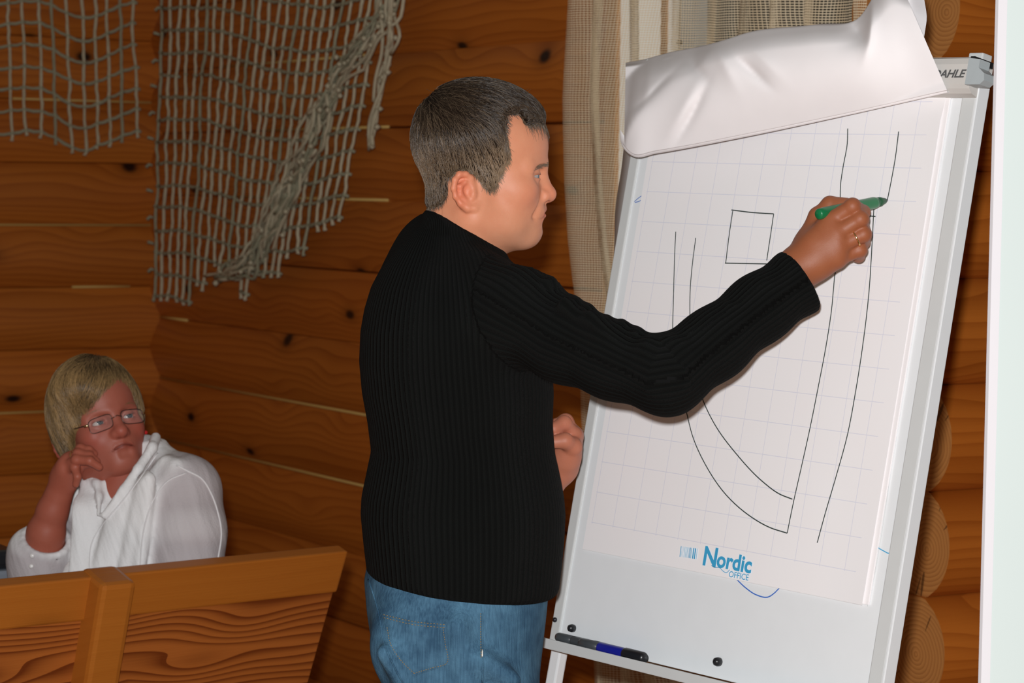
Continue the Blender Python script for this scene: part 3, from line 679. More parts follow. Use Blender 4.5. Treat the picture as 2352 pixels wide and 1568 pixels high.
# direction along the bench from its two upper pixels at equal height
t_ = (bA[2] - CAM[2]) / rb[2]; bB = CAM + rb * t_
ex = bB - bA; LB = np.linalg.norm(ex); ex /= LB
print('bench len', LB, ex)
nh = np.array([ex[1], -ex[0], 0.0])      # towards the camera
TILT = math.radians(17)
ez = np.array([0, 0, 1.0]) * math.cos(TILT) + nh * math.sin(TILT); ey = np.cross(ez, ex)
if ey[1] < 0: ey = -ey                    # ey points away from the camera (towards the seat)
FRBE = (bA, ex, ey, ez)
bench = empty('bench', (bA[0] + 0.4, bA[1] + 0.2, 0)); tag(bench, 'high backed pine bench with a leaning post in the lower corner', 'bench')
X0, X1 = -0.9, LB
# right hand end is cut on a slant: box corners adjusted
def slant_box(name, lo, hi, mat, parent, slope, bev=0.004):
    v, f = box_vf(lo, hi, bev); w = []
    for p in v:
        x_ = p[0]
        if x_ > hi[0] - 0.02: x_ = x_ + slope * p[2]
        w.append((x_, p[1], p[2]))
    o = mesh(name, frame_pts(w, FRBE), f, mat, parent)
    for k in range(3):
        a = o.data.attributes.new('loc%d' % k, 'FLOAT', 'POINT'); a.data.foreach_set('value', np.array([q[k] for q in v], np.float32))
    return o
RH = 0.083; SL = 0.10
slant_box('top_rail', (X0, 0.0, -RH), (X1, 0.032, 0.0), M_RAIL, bench, SL)
slant_box('back_plank', (X0, 0.008, -RH - 0.19), (X1 - 0.002, 0.028, -RH - 0.001), M_PANEL, bench, SL, 0.002)
slant_box('back_plank', (X0, 0.008, -RH - 0.39), (X1 - 0.002, 0.028, -RH - 0.192), M_PANEL, bench, SL, 0.002)
xp = ((at(215, 1322, DB) - bA) @ ex)
fbox('post', FRBE, (xp + 0.040, -0.042, -0.55), (xp + 0.108, 0.034, 0.004), M_RAIL, bench, 0.010)
# seat and legs on the far side
seat_z = 0.44; fs = (np.array([bA[0], bA[1], 0.0]), ex, np.array([-nh[0], -nh[1], 0.0]), np.array([0, 0, 1.0]))
fbox('seat', fs, (X0, -0.05, seat_z - 0.035), (X1 - 0.06, 0.45, seat_z), M_RAIL, bench, 0.006)
for q in (X0 + 0.1, xp, X1 - 0.16):
    for w in (-0.04, 0.38): fbox('leg', fs, (q, w, 0.0), (q + 0.06, w + 0.06, seat_z - 0.03), M_RAIL, bench, 0.005)
# table beyond the bench carrying the woman's elbow
tc_ = at(40, 1335, 4.9); TZ = at(95, 1352, 4.78)[2]
M_TAB = wood('table_pine', (0.46, 0.20, 0.05), (0.3, 0.11, 0.025), 'attr', 34, 3, 0.2, 0.35)
tab = empty('table', (tc_[0] - 0.2, tc_[1] + 0.1, 0)); tag(tab, 'pine table beyond the bench under the woman\'s elbow', 'table')
ft_ = (np.array([tc_[0], tc_[1], 0.0]), D_C, N_C * -1, np.array([0, 0, 1.0]))
fbox('table_top', ft_, (-0.95, -0.22, TZ - 0.035), (0.10, 0.45, TZ), M_TAB, tab, 0.005)
for q in (-0.9, 0.01):
    for w in (-0.17, 0.35): fbox('leg', ft_, (q, w, 0.0), (q + 0.06, w + 0.06, TZ - 0.03), M_TAB, tab, 0.004)
# dark device with a silver base at the edge of the view
M_SIL = plain('silver_plastic', (0.32, 0.36, 0.42), 0.3, 0.5)
dv = at(-60, 1338, 4.86); dv[2] = TZ
dev = empty('electronic_device', dv); tag(dev, 'black and silver electronic device at the edge beside the woman\'s elbow', 'device')
fd = (dv, D_C, -N_C, np.array([0, 0, 1.0]))
fbox('silver_base', fd, (-0.20, -0.10, 0.0), (0.068, 0.12, 0.034), M_SIL, dev, 0.008)
fbox('black_top', fd, (-0.20, -0.09, 0.0345), (0.060, 0.12, 0.070), M_BLACK, dev, 0.010)
# ================================================================ implicit-surface modeller for the people
class Vol:
    def __init__(s, lo, hi, h):
        s.lo = np.array(lo, np.float64); s.h = h
        s.n = np.ceil((np.array(hi) - s.lo) / h).astype(int) + 1
        s.f = np.full(s.n, 1.0, np.float32)
    def region(s, lo, hi):
        a = np.clip(np.floor((np.array(lo) - s.lo) / s.h).astype(int), 0, s.n); b = np.clip(np.ceil((np.array(hi) - s.lo) / s.h).astype(int) + 1, 0, s.n)
        if (b <= a).any(): return None
        g = [(s.lo[i] + s.h * np.arange(a[i], b[i])).astype(np.float32) for i in range(3)]
        return (slice(a[0], b[0]), slice(a[1], b[1]), slice(a[2], b[2])), g[0][:, None, None], g[1][None, :, None], g[2][None, None, :]
    def apply(s, fn, lo, hi, k=0.0, op='add'):
        r = s.region(lo, hi)
        if r is None: return s
        sl, x, y, z = r; d = fn(x, y, z).astype(np.float32); f = s.f[sl]
        if op == 'add': g = smin(f, d, k)
        elif op == 'sub': g = -smin(-f, d, k)
        elif op == 'cut': g = -smin(-f, -d, k)
        s.f[sl] = g
        return s
    def cone(s, a, b, r1, r2=None, k=0.01, op='add'):
        r2 = r1 if r2 is None else r2; a = np.array(a, float); b = np.array(b, float); m = max(r1, r2) + k + 3 * s.h
        return s.apply(sd_cone(a, b, r1, r2), np.minimum(a, b) - m, np.maximum(a, b) + m, k, op)
    def ball(s, c, r, k=0.01, op='add'):
        c = np.array(c, float); m = r + k + 3 * s.h
        return s.apply(lambda x, y, z: np.sqrt((x - c[0]) ** 2 + (y - c[1]) ** 2 + (z - c[2]) ** 2) - r, c - m, c + m, k, op)
    def ell(s, c, r, k=0.01, op='add', rot=None):
        c = np.array(c, float); r = np.array(r, float); m = r.max() + k + 3 * s.h
        mm = (r if rot is None else np.full(3, r.max())) + k + 3 * s.h
        return s.apply(sd_ell(c, r, rot), c - mm, c + mm, k, op)
    def chain(s, pts, rad, k=0.01, op='add'):
        for i in range(len(pts) - 1): s.cone(pts[i], pts[i + 1], rad[i], rad[i + 1], k, op)
        return s
    def mirror(s, what, *args, **kw):     # the same primitive at +y and -y
        getattr(s, what)(*args, **kw)
        def fl(p):
            p = np.array(p, float).copy()
            if p.ndim == 1: p[1] = -p[1]
            else: p[:, 1] = -p[:, 1]
            return p
        if what in ('cone',): getattr(s, what)(fl(args[0]), fl(args[1]), *args[2:], **kw)
        elif what == 'chain': getattr(s, what)(fl(args[0]), *args[1:], **kw)
        else: getattr(s, what)(fl(args[0]), *args[1:], **kw)
        return s
    def mesh(s, smooth=1): return surface_nets(s.f, s.lo, s.h, smooth)
def smin(a, b, k):
    if k <= 0: return np.minimum(a, b)
    h = np.maximum(k - np.abs(a - b), 0) / k
    return np.minimum(a, b) - h * h * (k * 0.25)
def sd_cone(a, b, r1, r2):
    ab = b - a; L = float(ab @ ab) + 1e-12
    def fn(x, y, z):
        t = np.clip(((x - a[0]) * ab[0] + (y - a[1]) * ab[1] + (z - a[2]) * ab[2]) / L, 0, 1)
        return np.sqrt((x - a[0] - t * ab[0]) ** 2 + (y - a[1] - t * ab[1]) ** 2 + (z - a[2] - t * ab[2]) ** 2) - (r1 + (r2 - r1) * t)
    return fn
def sd_ell(c, r, rot=None):
    def fn(x, y, z):
        x, y, z = x - c[0], y - c[1], z - c[2]
        if rot is not None: x, y, z = (rot[0][0] * x + rot[1][0] * y + rot[2][0] * z, rot[0][1] * x + rot[1][1] * y + rot[2][1] * z, rot[0][2] * x + rot[1][2] * y + rot[2][2] * z)
        k0 = np.sqrt((x / r[0]) ** 2 + (y / r[1]) ** 2 + (z / r[2]) ** 2) + 1e-6
        k1 = np.sqrt((x / r[0] ** 2) ** 2 + (y / r[1] ** 2) ** 2 + (z / r[2] ** 2) ** 2) + 1e-6
        return k0 * (k0 - 1) / k1
    return fn
def rotm(ax, deg):
    return np.array(Matrix.Rotation(math.radians(deg), 3, ax))
def surface_nets(f, lo, h, smooth=1):
    s = f < 0
    c = np.zeros(np.array(f.shape) - 1, np.uint8)
    for dx in (0, 1):
        for dy in (0, 1):
            for dz in (0, 1): c += s[dx:dx + c.shape[0], dy:dy + c.shape[1], dz:dz + c.shape[2]]
    act = (c > 0) & (c < 8); I = np.argwhere(act); idx = np.full(c.shape, -1, np.int32); idx[act] = np.arange(len(I))
    cor = [(a, b, d) for a in (0, 1) for b in (0, 1) for d in (0, 1)]
    fv = [f[I[:, 0] + q[0], I[:, 1] + q[1], I[:, 2] + q[2]] for q in cor]
    P = np.zeros((len(I), 3)); W = np.zeros(len(I))
    for i in range(8):
        for j in range(i + 1, 8):
            d = np.array(cor[j]) - np.array(cor[i])
            if np.abs(d).sum() != 1: continue
            m = (fv[i] < 0) != (fv[j] < 0)
            if not m.any(): continue
            t = fv[i][m] / (fv[i][m] - fv[j][m]); P[m] += np.array(cor[i]) + d * t[:, None]; W[m] += 1
    V = lo + h * (I + P / W[:, None]); Q = []
    for ax in range(3):
        o1, o2 = (ax + 1) % 3, (ax + 2) % 3
        a = [slice(None)] * 3; b = [slice(None)] * 3; a[ax] = slice(0, -1); b[ax] = slice(1, None)
        for o in (o1, o2): a[o] = slice(1, -1); b[o] = slice(1, -1)
        sa, sb = s[tuple(a)], s[tuple(b)]; E = np.argwhere(sa != sb)
        if not len(E): continue
        inside = sa[tuple(E.T)]
        def cell(d1, d2):
            q = E.copy(); q[:, o1] += d1; q[:, o2] += d2; return idx[tuple(q.T)]
        q = np.stack([cell(0, 0), cell(1, 0), cell(1, 1), cell(0, 1)], 1)
        q[~inside] = q[~inside][:, ::-1]; Q.append(q)
    Q = np.concatenate(Q); Q = Q[(Q >= 0).all(1)]
    for _ in range(smooth):
        A = np.zeros_like(V); n = np.zeros(len(V))
        for i in range(4):
            j = (i + 1) % 4; np.add.at(A, Q[:, i], V[Q[:, j]]); np.add.at(A, Q[:, j], V[Q[:, i]]); np.add.at(n, Q[:, i], 1); np.add.at(n, Q[:, j], 1)
        V = V * 0.5 + 0.5 * A / np.maximum(n, 1)[:, None]
    return V, Q
def join(parts):                          # [(V, Q, C)] -> one
    V, Q, C, b = [], [], [], 0
    for v, q, c in parts: V.append(v); Q.append(q + b); C.append(c); b += len(v)
    return np.concatenate(V), np.concatenate(Q), np.concatenate(C)
def poly_sd(poly):                        # signed distance to a 2-D polygon (negative inside)
    P = np.array(poly, np.float32)
    def fn(x, z):
        d = np.full(np.broadcast(x, z).shape, 1e9, np.float32); ins = np.zeros(d.shape, bool)
        for i in range(len(P)):
            a, b = P[i], P[(i + 1) % len(P)]; e = b - a; t = np.clip(((x - a[0]) * e[0] + (z - a[1]) * e[1]) / (e @ e + 1e-12), 0, 1)
            d = np.minimum(d, (x - a[0] - t * e[0]) ** 2 + (z - a[1] - t * e[1]) ** 2)
            c = ((a[1] > z) != (b[1] > z)) & (x < (b[0] - a[0]) * (z - a[1]) / (b[1] - a[1] + 1e-12) + a[0]); ins ^= c
        d = np.sqrt(d); return np.where(ins, -d, d)
    return fn
def gauss(V, c, r): return np.exp(-(((V - np.array(c)) / np.array(r)) ** 2).sum(1))

def head_field(p):
    """a head looking along +x, y to its left, z up; p tunes it"""
    h = p.get('h', 0.0014); vol = Vol((-0.13, -0.105, -0.215), (0.125, 0.105, 0.145), h); fw = p.get('fw', 1.0)
    vol.ell((-0.008, 0, 0.034), (0.088, 0.0745, 0.082), 0.02)
    vol.ell((0.030, 0, 0.028), (0.0645, 0.060 * fw, 0.062), 0.03)
    vol.ell((0.030, 0, -0.045), (0.056, 0.056 * fw, 0.072), 0.03)
    vol.mirror('cone', (-0.014, 0.050 * fw, -0.075), (0.060, 0.016, -0.100), 0.017, 0.015, k=0.025)
    vol.mirror('cone', (-0.012, 0.054 * fw, -0.030), (-0.014, 0.050 * fw, -0.075), 0.016, 0.017, k=0.03)
    vol.ell((0.0685, 0, p.get('chinz', -0.098)), (0.0185, 0.024, 0.0175), 0.018)
    if p.get('jowl'): vol.mirror('ell', (0.024, 0.036, -0.082), (0.036, 0.022, 0.026), k=0.02); vol.ell((0.030, 0, -0.104), (0.040, 0.034, 0.018), 0.02)
    vol.mirror('ell', (0.048, 0.043 * fw, -0.036), (0.026, 0.020, 0.022), k=0.025)
    vol.ell((0.060, 0, -0.067), (0.030, 0.033, 0.030), 0.02)                       # muzzle
    vol.mirror('cone', (0.0840, 0.008, 0.003), (0.062, 0.046, -0.001), 0.0095, 0.0095, k=0.012)   # brow
    vol.mirror('ell', (0.088, 0.031, -0.0135), (0.019, 0.019, 0.0105), k=0.012, op='sub')        # sockets
    E = np.array((0.0695, 0.031, -0.0145)); er = 0.0118
    vol.mirror('ball', E, er + 0.0022, k=0.006)
    op = p.get('open', 0.0034)
    vol.mirror('ell', E + np.array((0.0095, 0.003, -0.0008)), (0.0115, 0.0140, op), k=0.0012, op='sub')
    ns = p.get('nose', 1.0)
    vol.cone((0.0835, 0, -0.004), (0.0950, 0, -0.0395), 0.0078, 0.0115 * ns, k=0.010)
    vol.ball((0.0975, 0, -0.0415), 0.0115 * ns, k=0.006)
    vol.mirror('ell', (0.0870, 0.0115, -0.0445), (0.0105, 0.0080, 0.0085), k=0.006)
    if p.get('nostril', True): vol.mirror('ell', (0.0925, 0.0068, -0.0535), (0.0055, 0.0036, 0.0040), k=0.003, op='sub')
    # lips
    lz = p.get('lipz', -0.0685); cz = p.get('corner', -0.006)
    lr = p.get('lipr', 1.0); lw = p.get('lipw', 1.0)
    vol.mirror('chain', [(0.0870, 0.0, lz + 0.005 * lr), (0.0835, 0.012 * lw, lz + 0.0045 * lr + cz * 0.35), (0.0715, 0.0235 * lw, lz + cz)], [0.0062 * lr, 0.0055 * lr, 0.0030], k=0.006)
    vol.mirror('chain', [(0.0862, 0.0, lz - 0.0062 * lr), (0.0825, 0.012 * lw, lz - 0.0055 * lr + cz * 0.25), (0.0715, 0.0225 * lw, lz - 0.001 + cz)], [0.0066 * lr, 0.0058 * lr, 0.0030], k=0.006)
    vol.mirror('chain', [(0.0950, 0.0, lz), (0.0900, 0.012 * lw, lz - 0.0002 + cz * 0.35), (0.0745, 0.0265 * lw, lz - 0.0018 + cz)], [0.0018, 0.0018, 0.0013], k=0.0022, op='sub')
    if p.get('fold', 0.0028) > 0: vol.mirror('cone', (0.088, 0.021, -0.045), (0.0735, 0.034, -0.074), p.get('fold', 0.0028), p.get('fold', 0.0028), k=0.010, op='sub')      # nose-to-mouth fold
    vol.cone((0.094, -0.006, lz - 0.0165), (0.094, 0.006, lz - 0.0165), 0.0055, k=0.010, op='sub')
    # ears
    hel = np.array([(-0.019, 0.069, -0.028), (-0.022, 0.0735, -0.019), (-0.030, 0.0775, -0.0135), (-0.039, 0.0805, -0.0135), (-0.0455, 0.083, -0.022), (-0.0475, 0.083, -0.034), (-0.0445, 0.081, -0.046), (-0.0365, 0.078, -0.056), (-0.026, 0.0745, -0.0625), (-0.0165, 0.072, -0.0625), (-0.0125, 0.070, -0.057)])
    vol.mirror('ell', (-0.031, 0.0735, -0.037), (0.0165, 0.0055, 0.0255), k=0.004)
    vol.mirror('chain', hel, [0.0030, 0.0036, 0.0040, 0.0042, 0.0042, 0.0040, 0.0038, 0.0040, 0.0048, 0.0050, 0.004], k=0.004)
    vol.mirror('ell', (-0.027, 0.0815, -0.040), (0.0085, 0.0070, 0.0125), k=0.004, op='sub')
    vol.mirror('chain', [(-0.030, 0.078, -0.0245), (-0.0375, 0.080, -0.031), (-0.037, 0.079, -0.043), (-0.029, 0.0765, -0.052)], [0.0022, 0.0028, 0.003, 0.0026], k=0.004)
    vol.mirror('ell', (-0.0185, 0.0735, -0.042), (0.004, 0.0045, 0.0060), k=0.004)
    # neck
    a, b, r1, r2 = p['neck']; vol.cone(a, b, r1, r2, k=0.03)
    if 'scm' in p:                        # the strap muscle from behind the ear to the collar bone
        for q in p['scm']: vol.cone(q[0], q[1], 0.0115, 0.012, k=0.012)
    for q in p.get('extra', []): vol.ell(q[0], q[1], q[2])
    return vol, E, er
def head_colors(V, base, p):
    C = np.tile(np.array(base), (len(V), 1)); Va = V.copy(); Va[:, 1] = np.abs(Va[:, 1])
    def tint(w, c): nonlocal C; w = np.clip(w, 0, 1)[:, None]; C = C * (1 - w) + np.array(c) * w
    b = np.array(base); lz = p.get('lipz', -0.0685)
    tint(gauss(Va, (-0.036, 0.082, -0.036), (0.016, 0.018, 0.032)) * 0.75, b * (1.02, 0.62, 0.58))
    tint(gauss(Va, (0.098, 0, -0.042), (0.018, 0.016, 0.014)) * 0.6, b * (1.05, 0.72, 0.72))
    tint(gauss(Va, (0.062, 0.045, -0.042), (0.03, 0.022, 0.022)) * p.get('flush', 0.35), b * (1.0, 0.70, 0.70))
    if p.get('stubble'): tint(np.maximum(gauss(Va, (0.055, 0.02, -0.100), (0.045, 0.05, 0.028)), gauss(Va, (0.088, 0.0, -0.058), (0.02, 0.022, 0.009))) * 0.5, b * (0.72, 0.86, 0.88))
    zl = Va[:, 2] - lz - p.get('corner', -0.006) * np.clip(Va[:, 1] / 0.0235, 0, 1) ** 1.5
    tint(np.exp(-((zl + 0.001) / (0.0086 * p.get('lipr', 1.0))) ** 4) * np.exp(-(Va[:, 1] / 0.0215) ** 4) * (Va[:, 0] > 0.062) * 0.85, b * p.get('lips', (0.85, 0.52, 0.52)))
    tint(np.exp(-(zl / 0.0017) ** 2) * np.exp(-(Va[:, 1] / 0.024) ** 4) * (Va[:, 0] > 0.062) * 0.75, b * (0.3, 0.18, 0.18))
    tint(gauss(Va, (0.0925, 0.007, -0.0525), (0.006, 0.0045, 0.004)) * 0.6, b * (0.3, 0.18, 0.15))
    tint(gauss(Va, (0.080, 0.031, -0.0185), (0.016, 0.016, 0.006)) * 0.35, b * (0.85, 0.72, 0.75))
    tint(gauss(Va, (0.080, 0.033, -0.0118), (0.013, 0.016, 0.0018)) * 0.8, b * (0.35, 0.25, 0.22))
    return C
def skin_mat(name, rough=0.5):
    m = NT(name); c = m.attr('Col', 0); g = m.n('ShaderNodeTexCoord').outputs['Object']
    n1 = m.noise(g, 60, 4, 0.65); n2 = m.noise(g, 900, 2)
    m.col(m.mix(m.math('MULTIPLY', n1, 0.55), c, m.mix(1.0, c, (0.86, 0.66, 0.60), 'MULTIPLY')))
    m.set(Roughness=rough); m.b.inputs['Specular IOR Level'].default_value = 0.35
    m.b.inputs['Subsurface Weight'].default_value = 0.12; m.b.inputs['Subsurface Radius'].default_value = (1.0, 0.35, 0.2); m.b.inputs['Subsurface Scale'].default_value = 0.006
    m.bump(m.math('ADD', m.math('MULTIPLY', n2, 0.5), n1), 0.0008, 0.35)
    return m.m
def eye_mat(name, iris, w=1.0):
    m = NT(name); d = m.attr('gaze')
    m.col(m.ramp(d, [(0.0, (0.005, 0.005, 0.005)), (0.16, (0.006, 0.006, 0.006)), (0.19, iris), (0.42, tuple(c * 0.5 for c in iris)), (0.46, (0.62 * w, 0.58 * w, 0.55 * w)), (1.0, (0.60 * w, 0.48 * w, 0.44 * w))]))
    m.set(Roughness=0.08); return m.m
def eyeball(name, c, r, gaze, mat, parent, X):
    bm = bmesh.new(); bmesh.ops.create_uvsphere(bm, u_segments=24, v_segments=16, radius=r); bm.verts.index_update()
    g = np.array(gaze, float); g /= np.linalg.norm(g)
    v = np.array([q.co[:] for q in bm.verts]); f = [[w.index for w in q.verts] for q in bm.faces]; bm.free()
    ang = np.arccos(np.clip((v / r) @ g, -1, 1)) / (math.pi / 2) * 1.05
    o = mesh(name, X(v + np.array(c)), f, mat, parent, True)
    a = o.data.attributes.new('gaze', 'FLOAT', 'POINT'); a.data.foreach_set('value', ang.astype(np.float32)); return o
def hair_mat(name, c_root, c_tip, rough=0.38):
    m = NT(name); t = m.attr('tone'); m.col(m.mix(t, c_root, c_tip)); m.set(Roughness=rough); m.b.inputs['Specular IOR Level'].default_value = 0.45
    return m.m
def strands(name, curves, radius, mat, parent, tone):
    """real hair curves; curves: list of (n,3) arrays"""
    hc = bpy.data.hair_curves.new(name); sizes = [len(c) for c in curves]; hc.add_curves(sizes)
    P = np.concatenate(curves).astype(np.float32); hc.points.foreach_set('position', P.ravel())
    rad = np.concatenate([radius * np.linspace(1.0, 0.25, n) for n in sizes]).astype(np.float32)
    ra = hc.attributes.get('radius') or hc.attributes.new('radius', 'FLOAT', 'POINT'); ra.data.foreach_set('value', rad)
    ta = hc.attributes.new('tone', 'FLOAT', 'POINT'); ta.data.foreach_set('value', np.concatenate([np.full(n, t) for n, t in zip(sizes, tone)]).astype(np.float32))
    hc.materials.append(mat)
    o = bpy.data.objects.new(name, hc); COL.objects.link(o); o.parent = parent; return o
def comb(V, Q, flow, n, length, step=5, lift=0.0015, jit=0.35, tone_fn=None, sink=0.002):
    """strands laid on a cap mesh along a flow field"""
    bvh = BVHTree.FromPolygons([Vector(v) for v in V], [tuple(q) for q in Q]); ids = rng.integers(0, len(V), n); out = []; tone = []
    for i in ids:
        p = Vector(V[i]); L = length(V[i]) * rng.uniform(0.6, 1.25); ds = L / step; pts = []; jd = Vector(rng.normal(0, jit, 3))
        wob = rng.uniform(0, 1)
        for k in range(step + 1):
            loc, nor, _, _ = bvh.find_nearest(p)
            if loc is None: break
            t = k / step
            pts.append(np.array(loc + nor * (-sink + (sink + lift * (0.4 + wob)) * min(1, t * 2.5))))
            d = Vector(flow(np.array(loc))) + jd * 0.5; d -= nor * d.dot(nor)
            if d.length < 1e-6: break
            p = loc + d.normalized() * ds
        if len(pts) > 2: out.append(np.array(pts)); tone.append((tone_fn(V[i]) if tone_fn else 0.5) + rng.normal(0, 0.13))
    return out, np.clip(tone, 0, 1)
def on_mesh(bvh, px, py, lift=0.001):
    d = Vector(ray(px, py)).normalized(); loc, nor, _, _ = bvh.ray_cast(Vector(CAM), d)
    return None if loc is None else np.array(loc - d * lift)
# ================================================================ THE STANDING MAN
DM = 3.72; SM = FPX / DM
SKIN = (0.66, 0.29, 0.165)
HO = at(1110, 380, 3.71)
def toloc(px, py): return ((px - 1110) / 1550.0, (380 - py) / 1550.0)
pm = dict(neck=((-0.022, 0, -0.060), (-0.062, 0, -0.205), 0.056, 0.061), stubble=True, flush=0.4, open=0.0023, jowl=True, corner=-0.009, fold=0.0018,
          scm=[((-0.028, 0.050, -0.070), (0.005, 0.040, -0.165)), ((-0.028, -0.050, -0.070), (0.005, -0.040, -0.165))])
vm, EM, er = head_field(pm)
vm.cone((0.018, 0, -0.108), (-0.030, 0, -0.150), 0.020, 0.040, k=0.02)        # throat
HR = rotm('Z', 4) @ rotm('X', 0)
def XM(v): return (np.asarray(v) @ HR.T) + HO
headV, headQ = vm.mesh(1)
headC = head_colors(headV, SKIN, pm)
# hair: the skull thickened inside the hairline seen in profile
hp = [toloc(*q) for q in [(1262, 250), (1246, 292), (1231, 283), (1212, 290), (1196, 290), (1180, 262), (1160, 268), (1156, 290), (1161, 331), (1170, 357), (1154, 389), (1141, 420), (1128, 442), (1112, 437), (1100, 428), (1086, 410), (1070, 396), (1046, 396), (1031, 412), (1030, 443), (1019, 474), (990, 482), (940, 470), (920, 300), (960, 150), (1110, 120), (1250, 160)]]
vh = Vol(vm.lo, vm.lo + vm.h * (vm.n - 1), vm.h); vh.f = vm.f.copy()
r_ = vh.region(vh.lo, vh.lo + vh.h * vh.n); _, gx, gy, gz = r_
th = 0.0045 + 0.0075 * np.clip((gz - 0.0) / 0.10, 0, 1) + 0.003 * np.clip((-gx - 0.02) / 0.07, 0, 1) * np.clip((gz + 0.06) / 0.06, 0, 1)
sdp = poly_sd(hp)(gx[:, 0, :], gz[0, :, :].reshape(1, -1))[:, None, :]
sdp = sdp + 0.0035 + 0.0015 * np.sin(gx * 420) * np.sin(gy * 310 + gz * 160)
hf = -smin(-(vm.f - th), -sdp, 0.010)
earcut = np.sqrt(((gx + 0.030) / 0.020) ** 2 + ((gz + 0.041) / 0.027) ** 2) - 1
hf = -smin(-hf, earcut * 0.02 + 0 * gy, 0.004)
hf = np.maximum(hf, -(vm.f + 0.006))
hairV, hairQ = surface_nets(hf.astype(np.float32), vh.lo, vh.h, 3)

# ---- arms, hands (photo pixels with their depth)
TIP = CAM + ray(2037, 460) * (((BO + bn * 0.0065 - CAM) @ bn) / (ray(2037, 460) @ bn)); DT = (TIP - CAM) @ FW
print('tip depth', DT)
HD = DT - 3.62
def hp_(x, y, d): return at(x, y, d + HD)
W_ = hp_(1832, 618, 3.545)
R_HAND = dict(
    index=[hp_(1908, 508, 3.535), hp_(1958, 474, 3.522), hp_(1982, 487, 3.553), hp_(1966, 500, 3.575)],
    middle=[hp_(1922, 537, 3.527), hp_(1976, 503, 3.520), hp_(1980, 524, 3.556), hp_(1957, 530, 3.575)],
    ring=[hp_(1926, 566, 3.527), hp_(1983, 538, 3.524), hp_(1982, 556, 3.560), hp_(1957, 556, 3.578)],
    little=[hp_(1922, 594, 3.531), hp_(1975, 574, 3.533), hp_(1972, 588, 3.562), hp_(1950, 584, 3.578)],
    thumb=[hp_(1858, 560, 3.560), hp_(1880, 498, 3.566), hp_(1906, 470, 3.570), hp_(1945, 470, 3.572)])
def build_hand(vol, wrist, fore, H, rs=1.0, wr=(0.027, 0.031)):
    vol.cone(fore, wrist, wr[1] * rs, wr[0] * rs, k=0.012)
    fr = dict(index=(.0125, .0112, .0102, .0088), middle=(.0128, .0116, .0104, .0090), ring=(.0124, .0110, .0098, .0086), little=(.0112, .0098, .0088, .0078), thumb=(.017, .0132, .0122, .0100))
    for n in ('index', 'middle', 'ring', 'little'):
        vol.cone(wrist, H[n][0], 0.0225 * rs, 0.0150 * rs, k=0.016)
    mid = (H['index'][0] + H['little'][0]) / 2
    vol.cone((wrist + H['index'][0]) / 2, (wrist + H['little'][0]) / 2, 0.019 * rs, k=0.014)
    vol.chain([wrist] + list(H['thumb'][:2]), [0.020 * rs, 0.0185 * rs, 0.0145 * rs], k=0.014)
    for n in ('index', 'middle', 'ring', 'little', 'thumb'):
        vol.chain(H[n], [q * rs for q in fr[n]], k=0.0035)
        vol.ball(H[n][1], fr[n][1] * 1.06 * rs, k=0.003)
def vol_for(pts, m, h):
    P = np.array(pts); return Vol(P.min(0) - m, P.max(0) + m, h)
FORE = hp_(1735, 700, 3.515)
vr = vol_for([W_, FORE] + sum(R_HAND.values(), []), 0.035, 0.0015); build_hand(vr, W_, FORE, R_HAND, 1.0, (0.0275, 0.034))
rhV, rhQ = vr.mesh(1)
rhC = np.tile(np.array((0.315, 0.105, 0.044)), (len(rhV), 1))
for n in ('index', 'middle', 'ring', 'little'):          # redder knuckles
    for j in (0, 1):
        w = gauss(rhV, R_HAND[n][j], (0.010,) * 3)[:, None] * 0.5; rhC = rhC * (1 - w) + np.array((0.36, 0.10, 0.048)) * w
LH = 3.86
WL = at(1283, 1068, LH); FL = at(1225, 1150, LH + 0.01)
L_HAND = dict(
    index=[at(1316, 1000, LH - 0.018), at(1296, 972, LH - 0.034), at(1272, 985, LH - 0.046), at(1286, 1004, LH - 0.036)],
    middle=[at(1318, 1000, LH + 0.004), at(1299, 968, LH - 0.006), at(1274, 978, LH - 0.018), at(1284, 1000, LH - 0.012)],
    ring=[at(1316, 1003, LH + 0.025), at(1296, 973, LH + 0.018), at(1272, 985, LH + 0.006), at(1284, 1004, LH + 0.008)],
    little=[at(1310, 1010, LH + 0.042), at(1292, 985, LH + 0.038), at(1272, 997, LH + 0.028), at(1284, 1010, LH + 0.028)],
    thumb=[at(1300, 1050, LH - 0.022), at(1315, 1026, LH - 0.040), at(1298, 1012, LH - 0.056), at(1272, 1015, LH - 0.058)])
vl = vol_for([WL, FL] + sum(L_HAND.values(), []), 0.035, 0.0016); build_hand(vl, WL, FL, L_HAND, 1.0)
lhV, lhQ = vl.mesh(1); lhC = np.tile(np.array((0.46, 0.17, 0.10)), (len(lhV), 1))
w = gauss(lhV, at(1285, 1000, LH - 0.04), (0.02,) * 3)[:, None] * 0.5; lhC = lhC * (1 - w) + np.array((0.45, 0.13, 0.08)) * w

